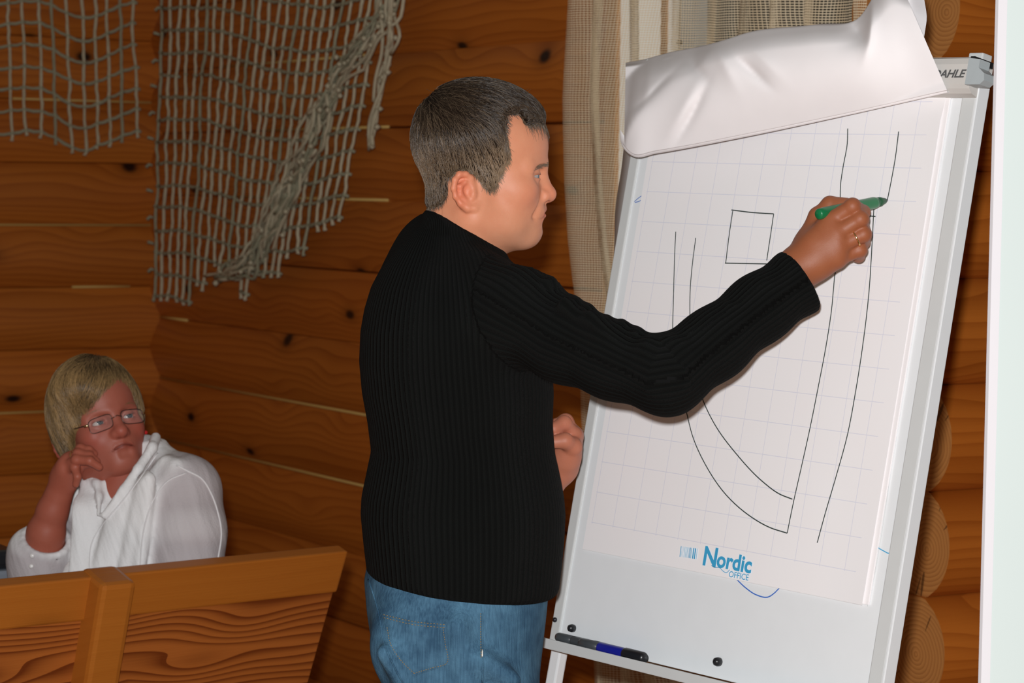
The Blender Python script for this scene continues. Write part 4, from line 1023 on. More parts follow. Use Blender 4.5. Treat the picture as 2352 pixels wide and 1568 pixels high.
# ---- torso as a loft of ellipses read off the outline
TR = [(478, 1000, 1055, .035), (505, 968, 1088, .062), (535, 938, 1120, .088), (570, 908, 1160, .112), (612, 878, 1195, .140), (660, 853, 1225, .163), (710, 838, 1245, .176), (760, 829, 1258, .180), (830, 826, 1268, .176), (900, 832, 1272, .168),
      (970, 845, 1269, .160), (1035, 853, 1274, .156), (1092, 841, 1287, .158), (1140, 831, 1296, .162), (1180, 829, 1299, .164), (1240, 835, 1296, .166), (1300, 842, 1290, .166), (1352, 848, 1284, .166), (1430, 850, 1280, .166)]
def loft_rows(rows, depth):
    R = []
    for y, xl, xr, b in rows:
        c = at((xl + xr) / 2, y, depth); R.append((c[2], c[0], c[1], (xr - xl) / 2 / (FPX / depth), b))
    R.sort(); return np.array(R)
def sd_loft(R, shrink=0.0, ex_=2.3):
    def fn(x, y, z):
        zc = z.ravel(); cx, cy, a, b = [np.interp(zc, R[:, 0], R[:, i]).astype(np.float32).reshape(z.shape) for i in (1, 2, 3, 4)]
        a = np.maximum(a - shrink, 0.005); b = np.maximum(b - shrink, 0.005)
        q = (np.abs((x - cx) / a) ** ex_ + np.abs((y - cy) / b) ** ex_) ** (1 / ex_)
        d = (q - 1) * np.minimum(a, b)
        lo, hi = R[0, 0], R[-1, 0]
        return np.maximum(d, np.maximum(z - hi, lo - z))
    return fn
RTO = loft_rows(TR, DM + 0.02)
ARM = [at(1185, 715, 3.60), at(1300, 785, 3.55), at(1410, 830, 3.50), at(1532, 864, 3.46), at(1640, 790, 3.485), at(1745, 708, 3.515), at(1842, 642, 3.542), at(1900, 596, 3.56)]
ARMR = [0.066, 0.0560, 0.0505, 0.0515, 0.0475, 0.0455, 0.0445, 0.0445]
ARML = [at(945, 730, 3.88), at(985, 900, 3.97), at(1060, 1060, 3.96), at(1180, 1135, 3.885), at(1228, 1120, 3.870)]
ARMLR = [0.055, 0.055, 0.052, 0.046, 0.042]
sw = Vol(at(790, 1440, 3.72) - np.array([0, 0.30, 0]), at(1920, 440, 3.72) + np.array([0, 0.36, 0]), 0.0042)
sw.apply(sd_loft(RTO), sw.lo, sw.lo + sw.h * sw.n, 0.0)
sw.cone(at(1070, 595, 3.70), at(1190, 715, 3.60), 0.052, 0.066, k=0.04)           # near shoulder
sw.cone(at(1000, 580, 3.78), at(942, 715, 3.88), 0.056, 0.058, k=0.04)            # far shoulder
sw.chain(ARM, ARMR, k=0.022); sw.chain(ARML, ARMLR, k=0.03)
# puckers along the inside of the sleeve
for x, y, r, d in ((1262, 652, 21, 3.575), (1318, 697, 20, 3.55), (1350, 712, 17, 3.54), (1395, 742, 20, 3.51), (1430, 750, 18, 3.50), (1462, 766, 18, 3.485), (1488, 783, 12, 3.475), (1512, 789, 11, 3.465), (1540, 786, 12, 3.463), (1578, 764, 17, 3.47), (1602, 752, 14, 3.475), (1668, 704, 15, 3.49), (1742, 652, 15, 3.51), (1790, 602, 12, 3.535)):
    q = at(x, y, d); w_ = np.array([0.0, 0.045, 0.0]); sw.cone(q - w_ * 0.5, q + w_, r * 0.9 / FPX * d, k=0.007)
for a, b, d in (((1300, 700), (1400, 800), 3.475), ((1360, 730), (1450, 850), 3.45), ((1490, 800), (1500, 880), 3.413), ((1545, 800), (1560, 880), 3.41)):   # soft folds on the arm
    sw.cone(at(a[0], a[1], d + 0.02), at(b[0], b[1], d + 0.006), 0.012, 0.006, k=0.022)
# hem and cuff planes
def plane_cut(vol, p0, n, k, lo=None, hi=None):
    n = n / np.linalg.norm(n)
    vol.apply(lambda x, y, z: (x - p0[0]) * n[0] + (y - p0[1]) * n[1] + (z - p0[2]) * n[2], vol.lo if lo is None else lo, vol.lo + vol.h * vol.n if hi is None else hi, k, 'cut')
pa, pb = at(846, 1322, 3.74), at(1281, 1366, 3.74); hn = np.cross(pb - pa, np.array([0, 1.0, 0.0])); hn = hn if hn[2] < 0 else -hn
plane_cut(sw, pa, hn, 0.014)
cf = at(1842, 643, 3.545); ca = ARM[-1] - ARM[-2]; ca = np.array([ca[0], ca[1] * 0.3, ca[2] * 0.86]); ca /= np.linalg.norm(ca)
plane_cut(sw, cf, ca, 0.006, cf - 0.12, cf + 0.14)
sw.cone(cf - ca * 0.012, cf + ca * 0.06, 0.036, k=0.004, op='sub')
# crew neck
c1, c2 = at(988, 497, 3.71), at(1146, 590, 3.71); cc = (c1 + c2) / 2; e1 = (c2 - c1) / 2; e2 = np.array([0, 0.060, 0.0]); cn = np.cross(e1, np.array([0, -1.0, 0])); cn = cn if cn[2] > 0 else -cn
plane_cut(sw, cc + cn / np.linalg.norm(cn) * 0.004, cn, 0.012, cc - 0.13, cc + 0.13)
ring = [cc + e1 * math.cos(t) + e2 * math.sin(t) for t in np.linspace(0, 2 * math.pi, 25)]
sw.chain(ring, [0.0085] * 25, k=0.012)
sw.cone(cc - cn * 0.2, cc + cn * 2, 0.050, k=0.006, op='sub')
swV, swQ = sw.mesh(2)
# rib coordinates: round the body, round the sleeve
def chain_dist(V, P, R):
    best = np.full(len(V), 1e9); ang = np.zeros(len(V)); along = np.zeros(len(V)); acc = 0
    ref = np.array([0, 1.0, 0.0]); seg_i = 0; A_ = np.array(P); TT = np.gradient(A_, axis=0); TT /= np.linalg.norm(TT, axis=1)[:, None]
    for a, b, r1, r2 in zip(P[:-1], P[1:], R[:-1], R[1:]):
        ab = b - a; L = ab @ ab; t = np.clip(((V - a) @ ab) / L, 0, 1); rel = V - a - t[:, None] * ab; d = np.linalg.norm(rel, axis=1) - (r1 + (r2 - r1) * t)
        i_ = seg_i; seg_i += 1; ax = TT[i_] * (1 - t[:, None]) + TT[i_ + 1] * t[:, None]; ax /= np.linalg.norm(ax, axis=1)[:, None]
        n_ = ref - ax * (ax @ ref)[:, None]; n_ /= np.linalg.norm(n_, axis=1)[:, None]; b_ = np.cross(ax, n_)
        an = np.arctan2((rel * b_).sum(1), (rel * n_).sum(1)); m = d < best; best[m] = d[m]; ang[m] = an[m]
    return best, ang
dA, aA = chain_dist(swV, ARM, ARMR); dL, aL = chain_dist(swV, ARML, ARMLR)
zc = swV[:, 2]; cx_, cy_, a_, b_ = [np.interp(zc, RTO[:, 0], RTO[:, i]) for i in (1, 2, 3, 4)]
aT = np.arctan2((swV[:, 0] - cx_) / a_, -(swV[:, 1] - cy_) / b_)
qT = (np.sqrt(((swV[:, 0] - cx_) / a_) ** 2 + ((swV[:, 1] - cy_) / b_) ** 2) - 1) * np.minimum(a_, b_)
phase = np.where((dA < qT - 0.004) & (dA < dL), aA / (2 * math.pi) * 40, np.where((dL < qT - 0.004), aL / (2 * math.pi) * 40, aT / (2 * math.pi) * 112))
def knit_mat():
    m = NT('black_ribbed_knit'); ph = m.attr('rib'); g = m.n('ShaderNodeNewGeometry').outputs['Position']
    s = m.math('SINE', m.math('MULTIPLY', ph, 2 * math.pi)); s2 = m.math('SINE', m.math('MULTIPLY', ph, 4 * math.pi)); nz = m.noise(g, 700, 2); n2 = m.noise(g, 9, 3)
    hgt = m.math('ADD', m.math('ADD', s, m.math('MULTIPLY', s2, 0.3)), m.math('MULTIPLY', nz, 0.8))
    f = m.math('ADD', m.math('MULTIPLY', s, 0.3), m.math('ADD', 0.25, m.math('MULTIPLY', n2, 0.5)))
    m.col(m.mix(m.math('MINIMUM', m.math('MAXIMUM', f, 0), 1), (0.0024, 0.0027, 0.0025), (0.0068, 0.0076, 0.0070))); m.set(Roughness=0.95); m.b.inputs['Specular IOR Level'].default_value = 0.08
    m.b.inputs['Sheen Weight'].default_value = 0.012; m.b.inputs['Sheen Roughness'].default_value = 0.5
    m.bump(hgt, 0.0022, 0.9); return m.m
# ---- trousers
PR = [(1255, 852, 1262, .145), (1330, 837, 1262, .155), (1400, 843, 1256, .160), (1470, 854, 1248, .158), (1568, 877, 1237, .150), (1640, 890, 1232, .142), (1720, 900, 1225, .130)]
RJ = loft_rows(PR, DM + 0.02)
hipN, hipF = at(1075, 1660, 3.67), at(1045, 1660, 3.82)
AN, AF = np.array([hipN[0] + 0.01, 3.66, 0.10]), np.array([hipF[0] - 0.03, 3.86, 0.10]); KN, KF = (hipN + AN) / 2 + np.array([0.02, 0, 0.03]), (hipF + AF) / 2 + np.array([0.02, 0, 0.03])
jn = Vol((min(AN[0], AF[0], at(820, 1400, 3.74)[0]) - 0.13, 3.48, 0.03), (at(1290, 1400, 3.74)[0] + 0.05, 4.0, at(1000, 1240, 3.7)[2]), 0.0055)
jn.apply(sd_loft(RJ), jn.lo, jn.lo + jn.h * jn.n, 0.0)
jn.chain([hipN, KN, AN], [0.100, 0.078, 0.072], k=0.04); jn.chain([hipF, KF, AF], [0.100, 0.078, 0.072], k=0.04)
jn.ell(at(955, 1490, 3.625), (0.06, 0.03, 0.06), k=0.05)                                  # seat
for a, b in (((880, 1500), (930, 1568)), ((1050, 1440), (1070, 1560)), ((1110, 1520), (1180, 1560))):
    jn.cone(at(*a, 3.575), at(*b, 3.585), 0.010, 0.010, k=0.03)
plane_cut(jn, np.array([0, 0, 0.055]), np.array([0, 0, -1.0]), 0.01)
jnV, jnQ = jn.mesh(2)
# ---- the body under the clothes, one continuous figure with the head and the hands
bd = Vol(at(790, 1440, 3.72) - np.array([0.05, 0.30, 0.95]), at(1920, 400, 3.72) + np.array([0, 0.36, 0]), 0.011)
bd.apply(sd_loft(RTO, 0.022), bd.lo, bd.lo + bd.h * bd.n, 0.0); bd.apply(sd_loft(RJ, 0.022), bd.lo, bd.lo + bd.h * bd.n, 0.02)
bd.cone(at(1075, 585, 3.70), at(1185, 695, 3.60), 0.040, 0.058, k=0.04); bd.cone(at(1000, 585, 3.78), at(925, 700, 3.89), 0.040, 0.052, k=0.04)
bd.cone(XM(np.array([-0.040, 0, -0.13])), XM(np.array([-0.085, 0, -0.26])), 0.045, 0.05, k=0.03)
bd.chain([q for q in ARM[:7]], [0.055, 0.046, 0.040, 0.036, 0.034, 0.032, 0.027], k=0.02); bd.chain(ARML, [0.05, 0.044, 0.036, 0.03, 0.026], k=0.02)
bd.chain([hipN, KN, AN], [0.078, 0.055, 0.040], k=0.04); bd.chain([hipF, KF, AF], [0.078, 0.055, 0.040], k=0.04)
plane_cut(bd, cf - ca * 0.004, ca, 0.0, cf - 0.10, cf + 0.14)
plane_cut(bd, cc - cn / np.linalg.norm(cn) * 0.002, cn, 0.0, cc - 0.12, cc + 0.16)
bdV, bdQ = bd.mesh(1)
V, Q, C = join([(XM(headV), headQ, headC), (rhV, rhQ, rhC), (lhV, lhQ, lhC), (bdV, bdQ, np.tile(np.array(SKIN), (len(bdV), 1)))])
M_SKIN = skin_mat('sun_warmed_skin')
man = fastmesh('person', V, Q, M_SKIN, None, True, C)
tag(man, 'standing man in a black ribbed sweater and blue jeans drawing on the flip chart', 'person', 'people in the room')
M_KNIT = knit_mat()
sweater = fastmesh('sweater', swV, swQ, M_KNIT, man, True, None, {'rib': phase}); sweater['label'] = 'black ribbed crew neck sweater'
def denim():
    m = NT('washed_blue_denim'); g = m.n('ShaderNodeNewGeometry').outputs['Position']; sp = m.n('ShaderNodeSeparateXYZ'); m.lk(g, sp.inputs[0])
    x, y, z = sp.outputs; n1 = m.noise(g, 16, 4, 0.6); st = m.noise(m.xyz(m.math('MULTIPLY', x, 420), m.math('MULTIPLY', y, 420), m.math('MULTIPLY', z, 26)), 1.0, 2); wv = m.noise(g, 900, 1)
    f = m.math('ADD', m.math('MULTIPLY', m.math('SUBTRACT', n1, 0.36), 1.7), m.math('MULTIPLY', m.math('SUBTRACT', st, 0.5), 0.75))
    m.col(m.mix(m.math('MINIMUM', m.math('MAXIMUM', f, 0), 1), (0.028, 0.074, 0.130), (0.110, 0.250, 0.370))); m.set(Roughness=0.85); m.b.inputs['Specular IOR Level'].default_value = 0.15
    m.bump(m.math('ADD', m.math('MULTIPLY', wv, 0.3), m.math('ADD', m.math('MULTIPLY', st, 0.25), n1)), 0.004, 0.55); return m.m
M_DENIM = denim(); M_STITCH = plain('tan_stitching', (0.28, 0.21, 0.11), 0.8)
jeans = fastmesh('jeans', jnV, jnQ, M_DENIM, man); jeans['label'] = 'washed blue jeans'
jb = BVHTree.FromPolygons([Vector(v) for v in jnV], [tuple(q) for q in jnQ])
def seam_on(bvh, px, r, mat, parent, lift, n=24, dash=None, name='stitching'):
    P = [on_mesh(bvh, x, y, lift) for x, y in catmull(px, n)]; P = [p for p in P if p is not None]
    if dash is None:
        if len(P) > 2: tube(name, P, r, mat, parent, 5)
        return
    Vt, Ft = [], []
    for i in range(0, len(P) - 1, 2):
        v, f = tube_vf([P[i], P[i] * .5 + P[i + 1] * .5, P[i + 1]], r, 4); b = len(Vt); Vt += v; Ft += [[q + b for q in ff] for ff in f]
    mesh(name, Vt, Ft, mat, parent, True)
# rear pocket laid on the seat of the jeans
pk = np.array([(878, 1409), (950, 1425), (1022, 1432), (1029, 1480), (1034, 1526), (990, 1540), (950, 1553), (918, 1520), (892, 1480), (884, 1440)], float)
pc_ = pk.mean(0); Vp = []; nr_ = 8; bd_ = np.concatenate([catmull(np.vstack([pk[i], pk[(i + 1) % len(pk)]]), 5)[:-1] for i in range(len(pk))])
for k in range(nr_ + 1):
    for q in bd_: Vp.append(on_mesh(jb, *(pc_ + (q - pc_) * (0.02 + 0.98 * k / nr_)), 0.0032 if k < nr_ else 0.0004))
nb = len(bd_); Vp = [p if p is not None else Vp[0] for p in Vp]
pocket = mesh('pocket', Vp, [(k * nb + i, k * nb + (i + 1) % nb, (k + 1) * nb + (i + 1) % nb, (k + 1) * nb + i) for k in range(nr_) for i in range(nb)], M_DENIM, jeans, True)
seam_on(jb, [(880, 1411), (950, 1427), (1021, 1434)], 0.0006, M_STITCH, jeans, 0.0042, 40, 1); seam_on(jb, [(881, 1418), (950, 1434), (1021, 1441)], 0.0006, M_STITCH, jeans, 0.0042, 40, 1)
seam_on(jb, [(1017, 1440), (1023, 1480), (1027, 1521), (990, 1534), (951, 1546)], 0.0006, M_STITCH, jeans, 0.0042, 60, 1); seam_on(jb, [(951, 1546), (921, 1516), (897, 1478), (889, 1440)], 0.0006, M_STITCH, jeans, 0.0042, 44, 1)
seam_on(jb, [(1108, 1408), (1108, 1460), (1109, 1510), (1108, 1567)], 0.0014, M_DENIM, jeans, 0.0006, 20, None, 'side_seam'); seam_on(jb, [(1104, 1408), (1104, 1460), (1105, 1510)], 0.0007, M_STITCH, jeans, 0.0016, 36, 1)
seam_on(jb, [(1108, 1492), (1108, 1507)], 0.0012, plain('white_thread', (0.7, 0.7, 0.66), 0.8), jeans, 0.0022, 4, None, 'bar_tack')
seam_on(jb, [(846, 1330), (862, 1380), (872, 1420), (880, 1470), (905, 1530), (925, 1567)], 0.0013, M_DENIM, jeans, 0.0006, 24, None, 'yoke_seam')
# shoes
for q, nm in ((AN, 'n'), (AF, 'f')):
    sv_ = Vol(q + np.array([-0.10, -0.07, -0.105]), q + np.array([0.24, 0.07, 0.05]), 0.006)
    sv_.cone(q + np.array([-0.03, 0, -0.045]), q + np.array([0.15, 0, -0.06]), 0.046, 0.042, k=0.02); sv_.cone(q + np.array([-0.01, 0, -0.02]), q + np.array([0.0, 0, 0.01]), 0.046, 0.05, k=0.03)
    plane_cut(sv_, np.array([0, 0, 0.0]), np.array([0, 0, -1.0]), 0.004); v_, q_ = sv_.mesh(1)
    fastmesh('shoe', v_, q_, M_BLACK, man)
# ---- hair, brows, eyes
M_HAIRCAP = hair_mat('brown_hair_base', (0.010, 0.006, 0.004), (0.045, 0.030, 0.018), 1.0); M_HAIR = hair_mat('brown_greying_hair', (0.016, 0.009, 0.005), (0.36, 0.25, 0.155), 0.34)
def tone_m(v): return 0.14 + 0.20 * math.exp(-((v[0] - 0.015) / 0.035) ** 2 - ((v[2] - 0.0) / 0.045) ** 2) + 0.34 * np.exp(-((v[2] - 0.005) / 0.04) ** 2) * (0.55 + 0.45 / (1 + math.exp(-(v[0] + 0.01) * 80))) - 0.13 / (1 + math.exp(-(v[2] - 0.065) * 90))
cap = fastmesh('hair', XM(hairV), hairQ, M_HAIRCAP, man, True, None, {'tone': np.array([tone_m(v) for v in hairV]) * 0.6}); cap['label'] = 'short brown hair greying at the sides'
M_HAIRCAP.node_tree.nodes['Principled BSDF'].inputs['Specular IOR Level'].default_value = 0.05
whorl = np.array([-0.075, 0, 0.095])
def flow_m(p):
    q = p - whorl; q = q / (np.linalg.norm(q) + 1e-6)
    side = np.clip((0.075 - p[2]) / 0.07, 0, 1)
    return q * (1 - side * 0.75) + np.array([0.22 if p[0] > -0.03 else -0.02, 0, -0.85]) * side * 1.2
cs, tn = comb(hairV, hairQ, flow_m, 24000, lambda v: 0.024 + 0.014 * (v[2] > 0.05), 5, 0.0022, 0.35, tone_m)
strands('hair_strands', [XM(c) for c in cs], 0.00042, M_HAIR, cap, tn)
cs = []                                    # the hairline: short hairs running off the cap on to the skin, then a wispy fringe
hb = BVHTree.FromPolygons([Vector(v) for v in headV], [tuple(q) for q in headQ])
def run_on(p, flow, L, n=5, lift=0.0012):
    pts = []; p = Vector(p)
    for k in range(n):
        loc, nor, _, _ = hb.find_nearest(p); pts.append(np.array(loc + nor * lift)); d = Vector(flow(np.array(loc))); d -= nor * d.dot(nor)
        if d.length < 1e-5: break
        p = loc + d.normalized() * (L / (n - 1))
    return np.array(pts)
edge = np.array([hb.find_nearest(Vector(v))[3] for v in hairV]); rim = hairV[(edge < 0.0035) & (hairV[:, 2] > -0.075)]
tn2 = []
for p in rim[rng.integers(0, len(rim), 3200)]:
    j_ = rng.normal(0, 0.22, 3); q = run_on(p, lambda x: flow_m(x) + j_, rng.uniform(0.004, 0.014), 4)
    if len(q) > 2: cs.append(q); tn2.append(0.9 * tone_m(p) + rng.normal(0, 0.12))
fr_ = hairV[(hairV[:, 0] > 0.045) & (hairV[:, 2] > 0.052) & (hairV[:, 2] < 0.10)]
for p in fr_[rng.integers(0, len(fr_), 420)]:
    j_ = rng.normal(0, 0.25, 3); q = run_on(p, lambda x: np.array([0.75, -0.25, -0.85]) + j_, rng.uniform(0.012, 0.032), 6, 0.003)
    if len(q) > 2: cs.append(q); tn2.append(0.12 + abs(rng.normal(0, 0.1)))
for k in range(120):
    x0 = rng.uniform(-0.07, 0.06); p = np.array([x0, rng.uniform(-0.03, 0.03), 0.114 - 3.6 * (x0 + 0.005) ** 2]); d = np.array([rng.normal(-0.1, 0.7), rng.normal(0, 0.3), 0.6]); L = rng.uniform(0.008, 0.020)
    cs.append(np.array([p + d * L * t for t in np.linspace(0, 1, 4)]))
tn2 = np.clip(tn2 + [0.1] * (len(cs) - len(tn2)), 0, 1)
strands('hair_strands', [XM(c) for c in cs], 0.00040, M_HAIR, cap, tn2)
cs = []
for s in (-1, 1):
    for k in range(110):
        t = rng.uniform(0, 1); p = np.array([0.0950 - 0.0235 * t ** 1.5, s * (0.011 + 0.038 * t), 0.0035 + 0.001 * math.sin(t * 2.4) - 0.007 * t + rng.normal(0, 0.0016)]); d = np.array([-0.35, s * 0.8, 0.15 - 0.5 * t]); cs.append(np.array([p + np.array([0.0012, 0, 0]), p + d * 0.004, p + d * 0.008]))
brow = strands('eyebrow', [XM(c) for c in cs], 0.0003, M_HAIR, man, np.full(len(cs), 0.45))
M_EYE = eye_mat('grey_blue_eye', (0.10, 0.14, 0.16), 0.55)
for s in (-1, 1): eyeball('eye', EM * np.array([1, s, 1]), er, (1, -0.05, -0.1), M_EYE, man, XM)
# wedding ring
a, b = R_HAND['ring'][0], R_HAND['ring'][1]; ax = (b - a) / np.linalg.norm(b - a); n1_ = np.cross(ax, FW); n1_ /= np.linalg.norm(n1_); n2_ = np.cross(ax, n1_); c0 = a + (b - a) * 0.70
M_GOLD = plain('gold', (0.85, 0.58, 0.25), 0.2, 1.0)
tube('ring', [c0 + 0.0128 * (math.cos(t) * n1_ + math.sin(t) * n2_) for t in np.linspace(0, 2 * math.pi, 24)], 0.0013, M_GOLD, man, 6)
# ---- the green marker in his hand
M_GREEN = plain('green_plastic', (0.006, 0.155, 0.052), 0.3); M_GREEND = plain('dark_green_plastic', (0.010, 0.075, 0.030), 0.4)
tail = at(1879, 492, 3.522 + HD); mx = TIP - tail; ML = np.linalg.norm(mx); mx /= ML; m1 = np.cross(mx, np.array([0, 0, 1.0])); m1 /= np.linalg.norm(m1); m2 = np.cross(mx, m1)
mk = empty('marker_pen', tail); tag(mk, 'green marker pen held in the standing man\'s hand', 'marker'); frm = (tail, m1, m2, mx)
lathe('barrel', frm, [(0.0062, 0.0), (0.0078, 0.002), (0.0084, 0.012), (0.0088, ML - 0.030), (0.0072, ML - 0.022)], M_GREEN, mk, 18)
lathe('collar', frm, [(0.0072, ML - 0.022), (0.0066, ML - 0.014), (0.0048, ML - 0.008), (0.0042, ML - 0.005)], M_GREEND, mk, 16)
lathe('nib', frm, [(0.0032, ML - 0.005), (0.0028, ML - 0.002), (0.0015, ML)], M_INK, mk, 10)
# ================================================================ THE SEATED WOMAN
DW = 4.72
SKW = (0.36, 0.110, 0.072)
pw = dict(neck=((-0.015, 0, -0.055), (-0.030, 0.0, -0.20), 0.056, 0.062), flush=0.75, open=0.0036, jowl=True, fw=1.04, nose=1.04, lipz=-0.0680, corner=-0.007, fold=0.0, lipr=0.72, lipw=1.15, nostril=False, lips=(0.70, 0.50, 0.50), h=0.0016)
vw, EW, erw = head_field(pw)
YAW, PIT, ROL = math.radians(32), math.radians(10), math.radians(-12)
f0 = np.array([math.sin(YAW), -math.cos(YAW), 0]); l0 = np.array([math.cos(YAW), math.sin(YAW), 0]); zz0 = np.array([0, 0, 1.0])
fw_ = f0 * math.cos(PIT) + zz0 * math.sin(PIT); uz_ = zz0 * math.cos(PIT) - f0 * math.sin(PIT)
Rr = np.array(Matrix.Rotation(ROL, 3, 'Y')); RW = Rr @ np.stack([fw_, l0, uz_], 1); SWm = 0.965
OW = at(283, 986, DW - 0.09) - RW @ np.array([0.109, 0, -0.041]) * SWm
def XW(v): return (np.asarray(v) @ RW.T) * SWm + OW
whV, whQ = vw.mesh(1); whC = head_colors(whV, SKW, pw)
# hair: a full short bob, fringe swept from a parting on her left
hv = Vol((-0.15, -0.125, -0.16), (0.125, 0.125, 0.165), 0.0018)
hv.ell((-0.004, 0, 0.034), (0.092, 0.085, 0.096), 0.02)
hv.ell((-0.016, -0.046, -0.010), (0.062, 0.040, 0.078), 0.03); hv.ell((-0.016, 0.050, 0.0), (0.062, 0.038, 0.068), 0.03)
hv.ell((-0.050, 0, -0.028), (0.042, 0.062, 0.070), 0.03)
hv.ell((0.040, -0.030, 0.060), (0.060, 0.060, 0.046), 0.02)
hv.ell((0.112, 0.014, -0.045), (0.068, 0.068, 0.096), 0.010, 'sub', rotm('X', -14))
hv.ell((0.060, -0.070, -0.075), (0.055, 0.060, 0.060), 0.012, 'sub')
hv.ell((0.030, 0.0, -0.12), (0.09, 0.07, 0.06), 0.01, 'sub')
hwV, hwQ = hv.mesh(3)
M_HAIRWC = hair_mat('ash_blonde_hair_base', (0.026, 0.015, 0.006), (0.12, 0.075, 0.03), 0.55); M_HAIRW = hair_mat('ash_blonde_hair', (0.028, 0.015, 0.005), (0.55, 0.34, 0.14), 0.35)
def tone_w(v):
    t = 0.22 + 0.45 * gauss(v[None, :], (0.045, -0.035, 0.085), (0.05, 0.04, 0.035))[0] + 0.25 * gauss(v[None, :], (0.03, -0.08, 0.03), (0.05, 0.04, 0.05))[0]
    return t + 0.12 * math.sin(v[0] * 160 + v[1] * 90)
# ---- arms and hand
fo = lambda x, y, d: at(x, y, d)
ELB, WRI = fo(100, 1262, 4.70), fo(150, 1094, 4.655)
W_HAND = dict(
    index=[fo(166, 1052, 4.640), fo(186, 1031, 4.628), fo(204, 1034, 4.622), fo(216, 1042, 4.630)],
    middle=[fo(156, 1060, 4.636), fo(180, 1043, 4.616), fo(205, 1047, 4.610), fo(222, 1060, 4.618)],
    ring=[fo(150, 1070, 4.632), fo(176, 1056, 4.606), fo(206, 1058, 4.598), fo(228, 1072, 4.606)],
    little=[fo(150, 1080, 4.632), fo(172, 1073, 4.610), fo(178, 1094, 4.600), fo(174, 1112, 4.606)],
    thumb=[fo(160, 1088, 4.668), fo(178, 1072, 4.665), fo(196, 1062, 4.655), fo(212, 1064, 4.648)])
vhw = vol_for([ELB, WRI] + sum(W_HAND.values(), []), 0.06, 0.002)
build_hand(vhw, WRI, fo(122, 1172, 4.68), W_HAND, 0.86, (0.0245, 0.031))
vhw.chain([WRI, fo(120, 1174, 4.675), fo(106, 1222, 4.69), ELB], [0.0210, 0.0265, 0.0345, 0.037], k=0.012)
hwv, hwq = vhw.mesh(1); hwc = np.tile(np.array(SKW) * (1.05, 0.98, 0.92), (len(hwv), 1))
# ---- torso rows
BR_ = [(1020, 262, 372, .050), (1050, 240, 412, .080), (1090, 212, 455, .112), (1130, 196, 474, .132), (1190, 180, 492, .148), (1260, 170, 508, .155), (1340, 166, 520, .158), (1480, 170, 515, .155), (1600, 185, 500, .150)]
RB = loft_rows(BR_, DW + 0.03)
LS, LE = fo(424, 1128, 4.665), fo(436, 1345, 4.62)
bl = Vol(fo(0, 1700, DW) - np.array([0.03, 0.26, 0]), fo(560, 985, DW) + np.array([0.02, 0.30, 0]), 0.0042)
bl.apply(sd_loft(RB, 0, 2.1), bl.lo, bl.lo + bl.h * bl.n, 0.0)
bl.cone(fo(330, 1050, 4.74), LS, 0.040, 0.062, k=0.04); bl.cone(fo(250, 1080, 4.80), fo(212, 1150, 4.86), 0.045, 0.06, k=0.04)
bl.chain([LS, fo(432, 1220, 4.64), LE, fo(400, 1480, 4.60)], [0.066, 0.067, 0.062, 0.055], k=0.025)
bl.chain([fo(212, 1150, 4.86), fo(130, 1260, 4.77), fo(92, 1300, 4.715)], [0.058, 0.058, 0.057], k=0.02)
bl.chain([fo(78, 1335, 4.72), fo(84, 1270, 4.71), fo(104, 1246, 4.70)], [0.046, 0.050, 0.044], k=0.02)          # the sleeve over the elbow
# soft gathers
for a, b, d, r in (((300, 1110), (240, 1330), 4.595, .010), ((330, 1090), (285, 1330), 4.585, .011), ((262, 1180), (215, 1340), 4.60, .010), ((345, 1100), (318, 1335), 4.575, .010), ((232, 1190), (200, 1330), 4.63, .010),
                   ((380, 1060), (330, 1140), 4.625, .010), ((405, 1070), (345, 1180), 4.61, .010), ((180, 1215), (172, 1335), 4.66, .012), ((215, 1130), (190, 1220), 4.70, .010)):
    bl.cone(fo(*a, d + 0.012), fo(*b, d), r, r, k=0.02)
bl.chain([fo(198, 1106, 4.700), fo(196, 1180, 4.655), fo(188, 1330, 4.635)], [0.022, 0.030, 0.042], k=0.02)
# neckline cut down to a point, then the standing collar band
bl.chain([fo(300, 1040, 4.64), fo(268, 1098, 4.63), fo(247, 1140, 4.62), fo(232, 1174, 4.612)], [0.046, 0.034, 0.022, 0.009], k=0.006, op='sub')
bl.chain([fo(300, 1040, 4.58), fo(268, 1098, 4.58), fo(247, 1140, 4.575), fo(232, 1174, 4.57)], [0.046, 0.034, 0.022, 0.009], k=0.006, op='sub')
bl.cone(XW((-0.02, 0, -0.10)), XW((-0.03, 0, -0.20)), 0.064, 0.066, k=0.006, op='sub')
bl.chain([fo(358, 1004, 4.70), fo(350, 1028, 4.655), fo(318, 1076, 4.622), fo(282, 1126, 4.604), fo(238, 1184, 4.598)], [0.010, 0.010, 0.009, 0.008, 0.006], k=0.006)
bl.chain([fo(206, 1090, 4.690), fo(222, 1110, 4.655), fo(228, 1140, 4.634), fo(226, 1182, 4.605)], [0.007, 0.007, 0.006, 0.005], k=0.008)
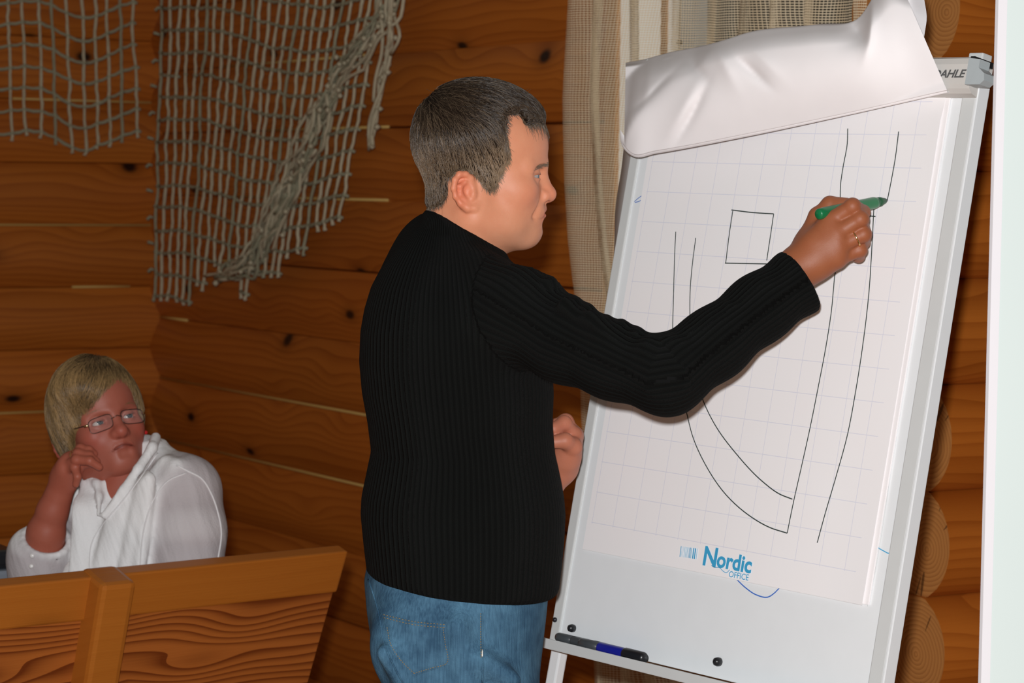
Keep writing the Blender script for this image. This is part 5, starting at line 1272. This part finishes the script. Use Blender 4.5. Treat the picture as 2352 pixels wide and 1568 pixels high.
# sleeve opening round the forearm
fax = fo(122, 1172, 4.68) - ELB; fax /= np.linalg.norm(fax)
oc = fo(106, 1240, 4.695); tl = np.array([0.0, -0.45, 0.0]); on_ = fax + tl; on_ /= np.linalg.norm(on_)
plane_cut(bl, oc, on_, 0.008, oc - np.array([0.062, 0.10, 0.06]), oc + np.array([0.052, 0.10, 0.10]))
bl.cone(oc - fax * 0.03, oc + fax * 0.10, 0.041, k=0.004, op='sub')
g1 = np.cross(on_, np.array([1.0, 0, 0])); g1 /= np.linalg.norm(g1); g2 = np.cross(on_, g1)
cuff = [oc + 0.0425 * (math.cos(t) * g1 + math.sin(t) * g2) for t in np.linspace(0, 2 * math.pi, 19)]; bl.chain(cuff, [0.0055] * 19, k=0.006)
plane_cut(bl, np.array([0, 0, 0.56]), np.array([0, 0, -1.0]), 0.01)
blV, blQ = bl.mesh(2)
# ---- body under the blouse and seated legs
bw = Vol(fo(-60, 1900, DW) - np.array([0.25, 0.30, 0.35]), fo(560, 960, DW) + np.array([0.05, 0.45, 0.05]), 0.010); bw.lo[2] = max(bw.lo[2], 0.0)
bw.apply(sd_loft(RB, 0.020, 2.1), bw.lo, bw.lo + bw.h * bw.n, 0.0)
bw.cone(XW((-0.02, 0, -0.12)), fo(290, 1130, 4.71), 0.050, 0.050, k=0.03); bw.cone(fo(276, 1095, 4.685), fo(250, 1162, 4.66), 0.032, 0.016, k=0.02)
bw.cone(fo(330, 1060, 4.75), LS, 0.030, 0.048, k=0.03); bw.chain([LS, LE, fo(400, 1480, 4.60)], [0.05, 0.046, 0.035], k=0.02)
bw.chain([fo(212, 1150, 4.86), fo(130, 1260, 4.77), ELB], [0.045, 0.042, 0.036], k=0.02)
bwV, bwQ = bw.mesh(1)
V, Q, C = join([(XW(whV), whQ, whC), (hwv, hwq, hwc), (bwV, bwQ, np.tile(np.array(SKW) * (1, 0.92, 0.9), (len(bwV), 1)))])
woman = fastmesh('person', V, Q, skin_mat('flushed_skin'), None, True, C)
tag(woman, 'seated woman in a white blouse and glasses resting her cheek on her hand', 'person', 'people in the room')
def cotton():
    m = NT('crinkled_white_cotton'); g = m.n('ShaderNodeNewGeometry').outputs['Position']; sp = m.n('ShaderNodeSeparateXYZ'); m.lk(g, sp.inputs[0]); x, y, z = sp.outputs
    w = m.noise(m.xyz(m.math('MULTIPLY', m.math('ADD', x, m.math('MULTIPLY', z, 0.35)), 36), m.math('MULTIPLY', y, 14), m.math('MULTIPLY', z, 7)), 1.0, 2, 0.5); n2 = m.noise(g, 300, 2)
    m.col(m.mix(1.0, m.mix(w, (0.70, 0.68, 0.675), (0.84, 0.84, 0.84)), m.attr('Col', 0), 'MULTIPLY')); m.set(Roughness=0.85); m.b.inputs['Specular IOR Level'].default_value = 0.15
    m.bump(m.math('ADD', w, m.math('MULTIPLY', n2, 0.1)), 0.010, 0.75); return m.m
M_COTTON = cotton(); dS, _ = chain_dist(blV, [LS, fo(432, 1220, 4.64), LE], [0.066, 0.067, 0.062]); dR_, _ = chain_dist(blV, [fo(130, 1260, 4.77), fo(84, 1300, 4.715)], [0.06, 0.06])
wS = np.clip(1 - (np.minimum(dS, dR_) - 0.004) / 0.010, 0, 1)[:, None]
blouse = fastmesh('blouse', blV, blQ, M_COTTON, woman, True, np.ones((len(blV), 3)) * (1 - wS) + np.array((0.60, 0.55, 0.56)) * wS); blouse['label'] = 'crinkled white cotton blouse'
M_SEAM = plain('white_cotton_seam', (0.72, 0.70, 0.70), 0.9, 0, 0.1)
bb = BVHTree.FromPolygons([Vector(v) for v in blV], [tuple(q) for q in blQ])
seam_on(bb, [(405, 1068), (432, 1082), (462, 1098), (486, 1135), (500, 1175), (508, 1215), (500, 1290)], 0.0018, M_SEAM, blouse, 0.0005, 26, None, 'shoulder_seam')
seam_on(bb, [(430, 1085), (385, 1105), (352, 1150), (332, 1210), (324, 1270), (322, 1330)], 0.0014, M_SEAM, blouse, 0.001, 26, None, 'shoulder_seam')
seam_on(bb, [(362, 1040), (322, 1098), (280, 1152), (236, 1204), (214, 1240), (205, 1330)], 0.0014, M_SEAM, blouse, 0.001, 26, None, 'front_placket')
for x, y in ((74, 1276), (72, 1300)):
    p = on_mesh(bb, x, y, 0.002)
    if p is not None: lathe('button', (p, RT, UP, -FW), [(0.0042, 0), (0.0045, 0.002), (0.002, 0.003)], plain('pearl_button', (0.75, 0.72, 0.70), 0.2), blouse, 10)
# dark trousers on the seat, hidden by the bench back
tw = Vol((-1.35, 4.2, 0.0), (-0.25, 5.35, 0.75), 0.012); hc_ = fo(335, 1560, 4.80); hc_[2] = 0.565
tw.ell(hc_, (0.17, 0.13, 0.12), 0.03)
kn_ = hc_ + np.array([-0.33, 0.22, 0.0]); kn2 = kn_ + np.array([0.10, 0.16, 0])
for a, b in ((hc_ + np.array([-0.05, -0.04, -0.02]), kn_), (hc_ + np.array([0.02, 0.06, -0.02]), kn2)):
    tw.chain([a, b, np.array([b[0] - 0.03, b[1] + 0.03, 0.06])], [0.09, 0.068, 0.055], k=0.03)
plane_cut(tw, np.array([0, 0, 0.445]), np.array([0, 0, -1.0]), 0.01, np.array([-0.75, 4.2, 0.0]), np.array([-0.25, 5.0, 0.6])); plane_cut(tw, np.array([0, 0, 0.03]), np.array([0, 0, -1.0]), 0.0)
v_, q_ = tw.mesh(1); fastmesh('trousers', v_, q_, plain('dark_trousers', (0.03, 0.03, 0.04), 0.9), woman)
for b in (kn_, kn2):
    q = np.array([b[0] - 0.03, b[1] + 0.03, 0.05]); sv_ = Vol(q + np.array([-0.24, -0.09, -0.055]), q + np.array([0.09, 0.16, 0.06]), 0.007)
    sv_.cone(q, q + np.array([-0.14, 0.07, -0.015]), 0.042, 0.034, k=0.02); plane_cut(sv_, np.zeros(3), np.array([0, 0, -1.0]), 0.003); v_, q_ = sv_.mesh(1); fastmesh('shoe', v_, q_, M_BLACK, woman)
# ---- hair, brows, eyes
capw = fastmesh('hair', XW(hwV), hwQ, M_HAIRWC, woman, True, None, {'tone': np.clip([tone_w(v) for v in hwV], 0, 1)}); capw['label'] = 'short ash blonde hair with a swept fringe'
part = np.array([0.005, 0.035, 0.135])
def flow_w(p):
    q = p - part; q = q / (np.linalg.norm(q) + 1e-6); s = np.clip((0.07 - p[2]) / 0.08, 0, 1)
    return q * (1 - s * 0.8) + np.array([0.15, 0, -1.0]) * s
cs, tn = comb(hwV, hwQ, flow_w, 14000, lambda v: 0.045, 6, 0.003, 0.25, tone_w)
strands('hair_strands', [XW(c) for c in cs], 0.0005, M_HAIRW, capw, tn)
cs = []
for s in (-1, 1):
    for k in range(80):
        t = rng.uniform(0, 1); p = np.array([0.0935 - 0.020 * t ** 1.6, s * (0.013 + 0.034 * t), 0.004 + 0.006 * math.sin(t * 2.6) + rng.normal(0, 0.0010)]); d = np.array([-0.35, s * 0.9, 0.1 - 0.4 * t]); cs.append(np.array([p, p + d * 0.004, p + d * 0.008]))
strands('eyebrow', [XW(c) for c in cs], 0.0003, M_HAIRW, woman, np.full(len(cs), 0.3))
M_EYEW = eye_mat('blue_grey_eye', (0.07, 0.09, 0.10), 0.8)
for s in (-1, 1): eyeball('eye', EW * np.array([1, s, 1]), erw, (1, 0.18, 0.22), M_EYEW, woman, XW)
# ---- glasses
gl = empty('eyeglasses', XW((0.095, 0, -0.015))); tag(gl, 'thin framed rectangular eyeglasses worn by the seated woman', 'eyeglasses')
M_RIM = plain('dark_bronze_wire', (0.10, 0.055, 0.045), 0.3, 0.8); mlens = NT('spectacle_lens'); mlens.col((0.9, 0.9, 0.9)); mlens.set(Roughness=0.02, Alpha=0.05); M_LENS = mlens.m
for s in (-1, 1):
    def lp(t, k=1.0):
        c, q = math.cos(t), math.sin(t); e = 0.5
        y = 0.0335 + 0.0235 * k * math.copysign(abs(c) ** e, c); z = -0.0185 + 0.0140 * k * math.copysign(abs(q) ** e, q) - 0.002 * (y - 0.033) / 0.02
        return np.array([0.0935 - 0.26 * max(0, y - 0.012) ** 1.4 * 2.2, s * y, z])
    tube('rim', XW([lp(t) for t in np.linspace(0, 2 * math.pi, 33)]), 0.00085, M_RIM, gl, 6)
    V = [lp(0, 0)] ; V = XW([np.array([0.0915, s * 0.0335, -0.0185])] + [lp(t, 0.98) for t in np.linspace(0, 2 * math.pi, 25)[:-1]])
    mesh('lens', V, [(0, 1 + i, 1 + (i + 1) % 24) for i in range(24)], M_LENS, gl, True)
    h0 = lp(0.15)
    tube('temple_arm', XW([h0, h0 + np.array([-0.006, s * 0.006, 0.001]), np.array([0.030, s * 0.0745, -0.010]), np.array([-0.020, s * 0.080, -0.008]), np.array([-0.045, s * 0.080, -0.024])]), 0.0012, M_RIM, gl, 6)
    tube('hinge', XW([h0, h0 + np.array([-0.007, s * 0.006, 0.0])]), 0.0026, plain('gilt', (0.75, 0.6, 0.35), 0.15, 1.0), gl, 8)
tube('bridge', XW([np.array([0.0925, -0.0115, -0.014]), np.array([0.0985, 0, -0.0105]), np.array([0.0925, 0.0115, -0.014])]), 0.0009, M_RIM, gl, 6)
# earring and ring
rp = XW((0.004, 0.0865, -0.046))
lathe('earring', (rp, RT, UP, -FW), [(0.001, -0.004), (0.0035, -0.002), (0.0042, 0.0), (0.0035, 0.002), (0.001, 0.004)], plain('red_glass', (0.55, 0.02, 0.02), 0.1), woman, 12)
a, b = W_HAND['middle'][0], W_HAND['middle'][1]; ax = (b - a) / np.linalg.norm(b - a); n1_ = np.cross(ax, FW); n1_ /= np.linalg.norm(n1_); n2_ = np.cross(ax, n1_); c0 = a + (b - a) * 0.7
tube('ring', [c0 + 0.0108 * (math.cos(t) * n1_ + math.sin(t) * n2_) for t in np.linspace(0, 2 * math.pi, 20)], 0.0012, M_GOLD, woman, 6)
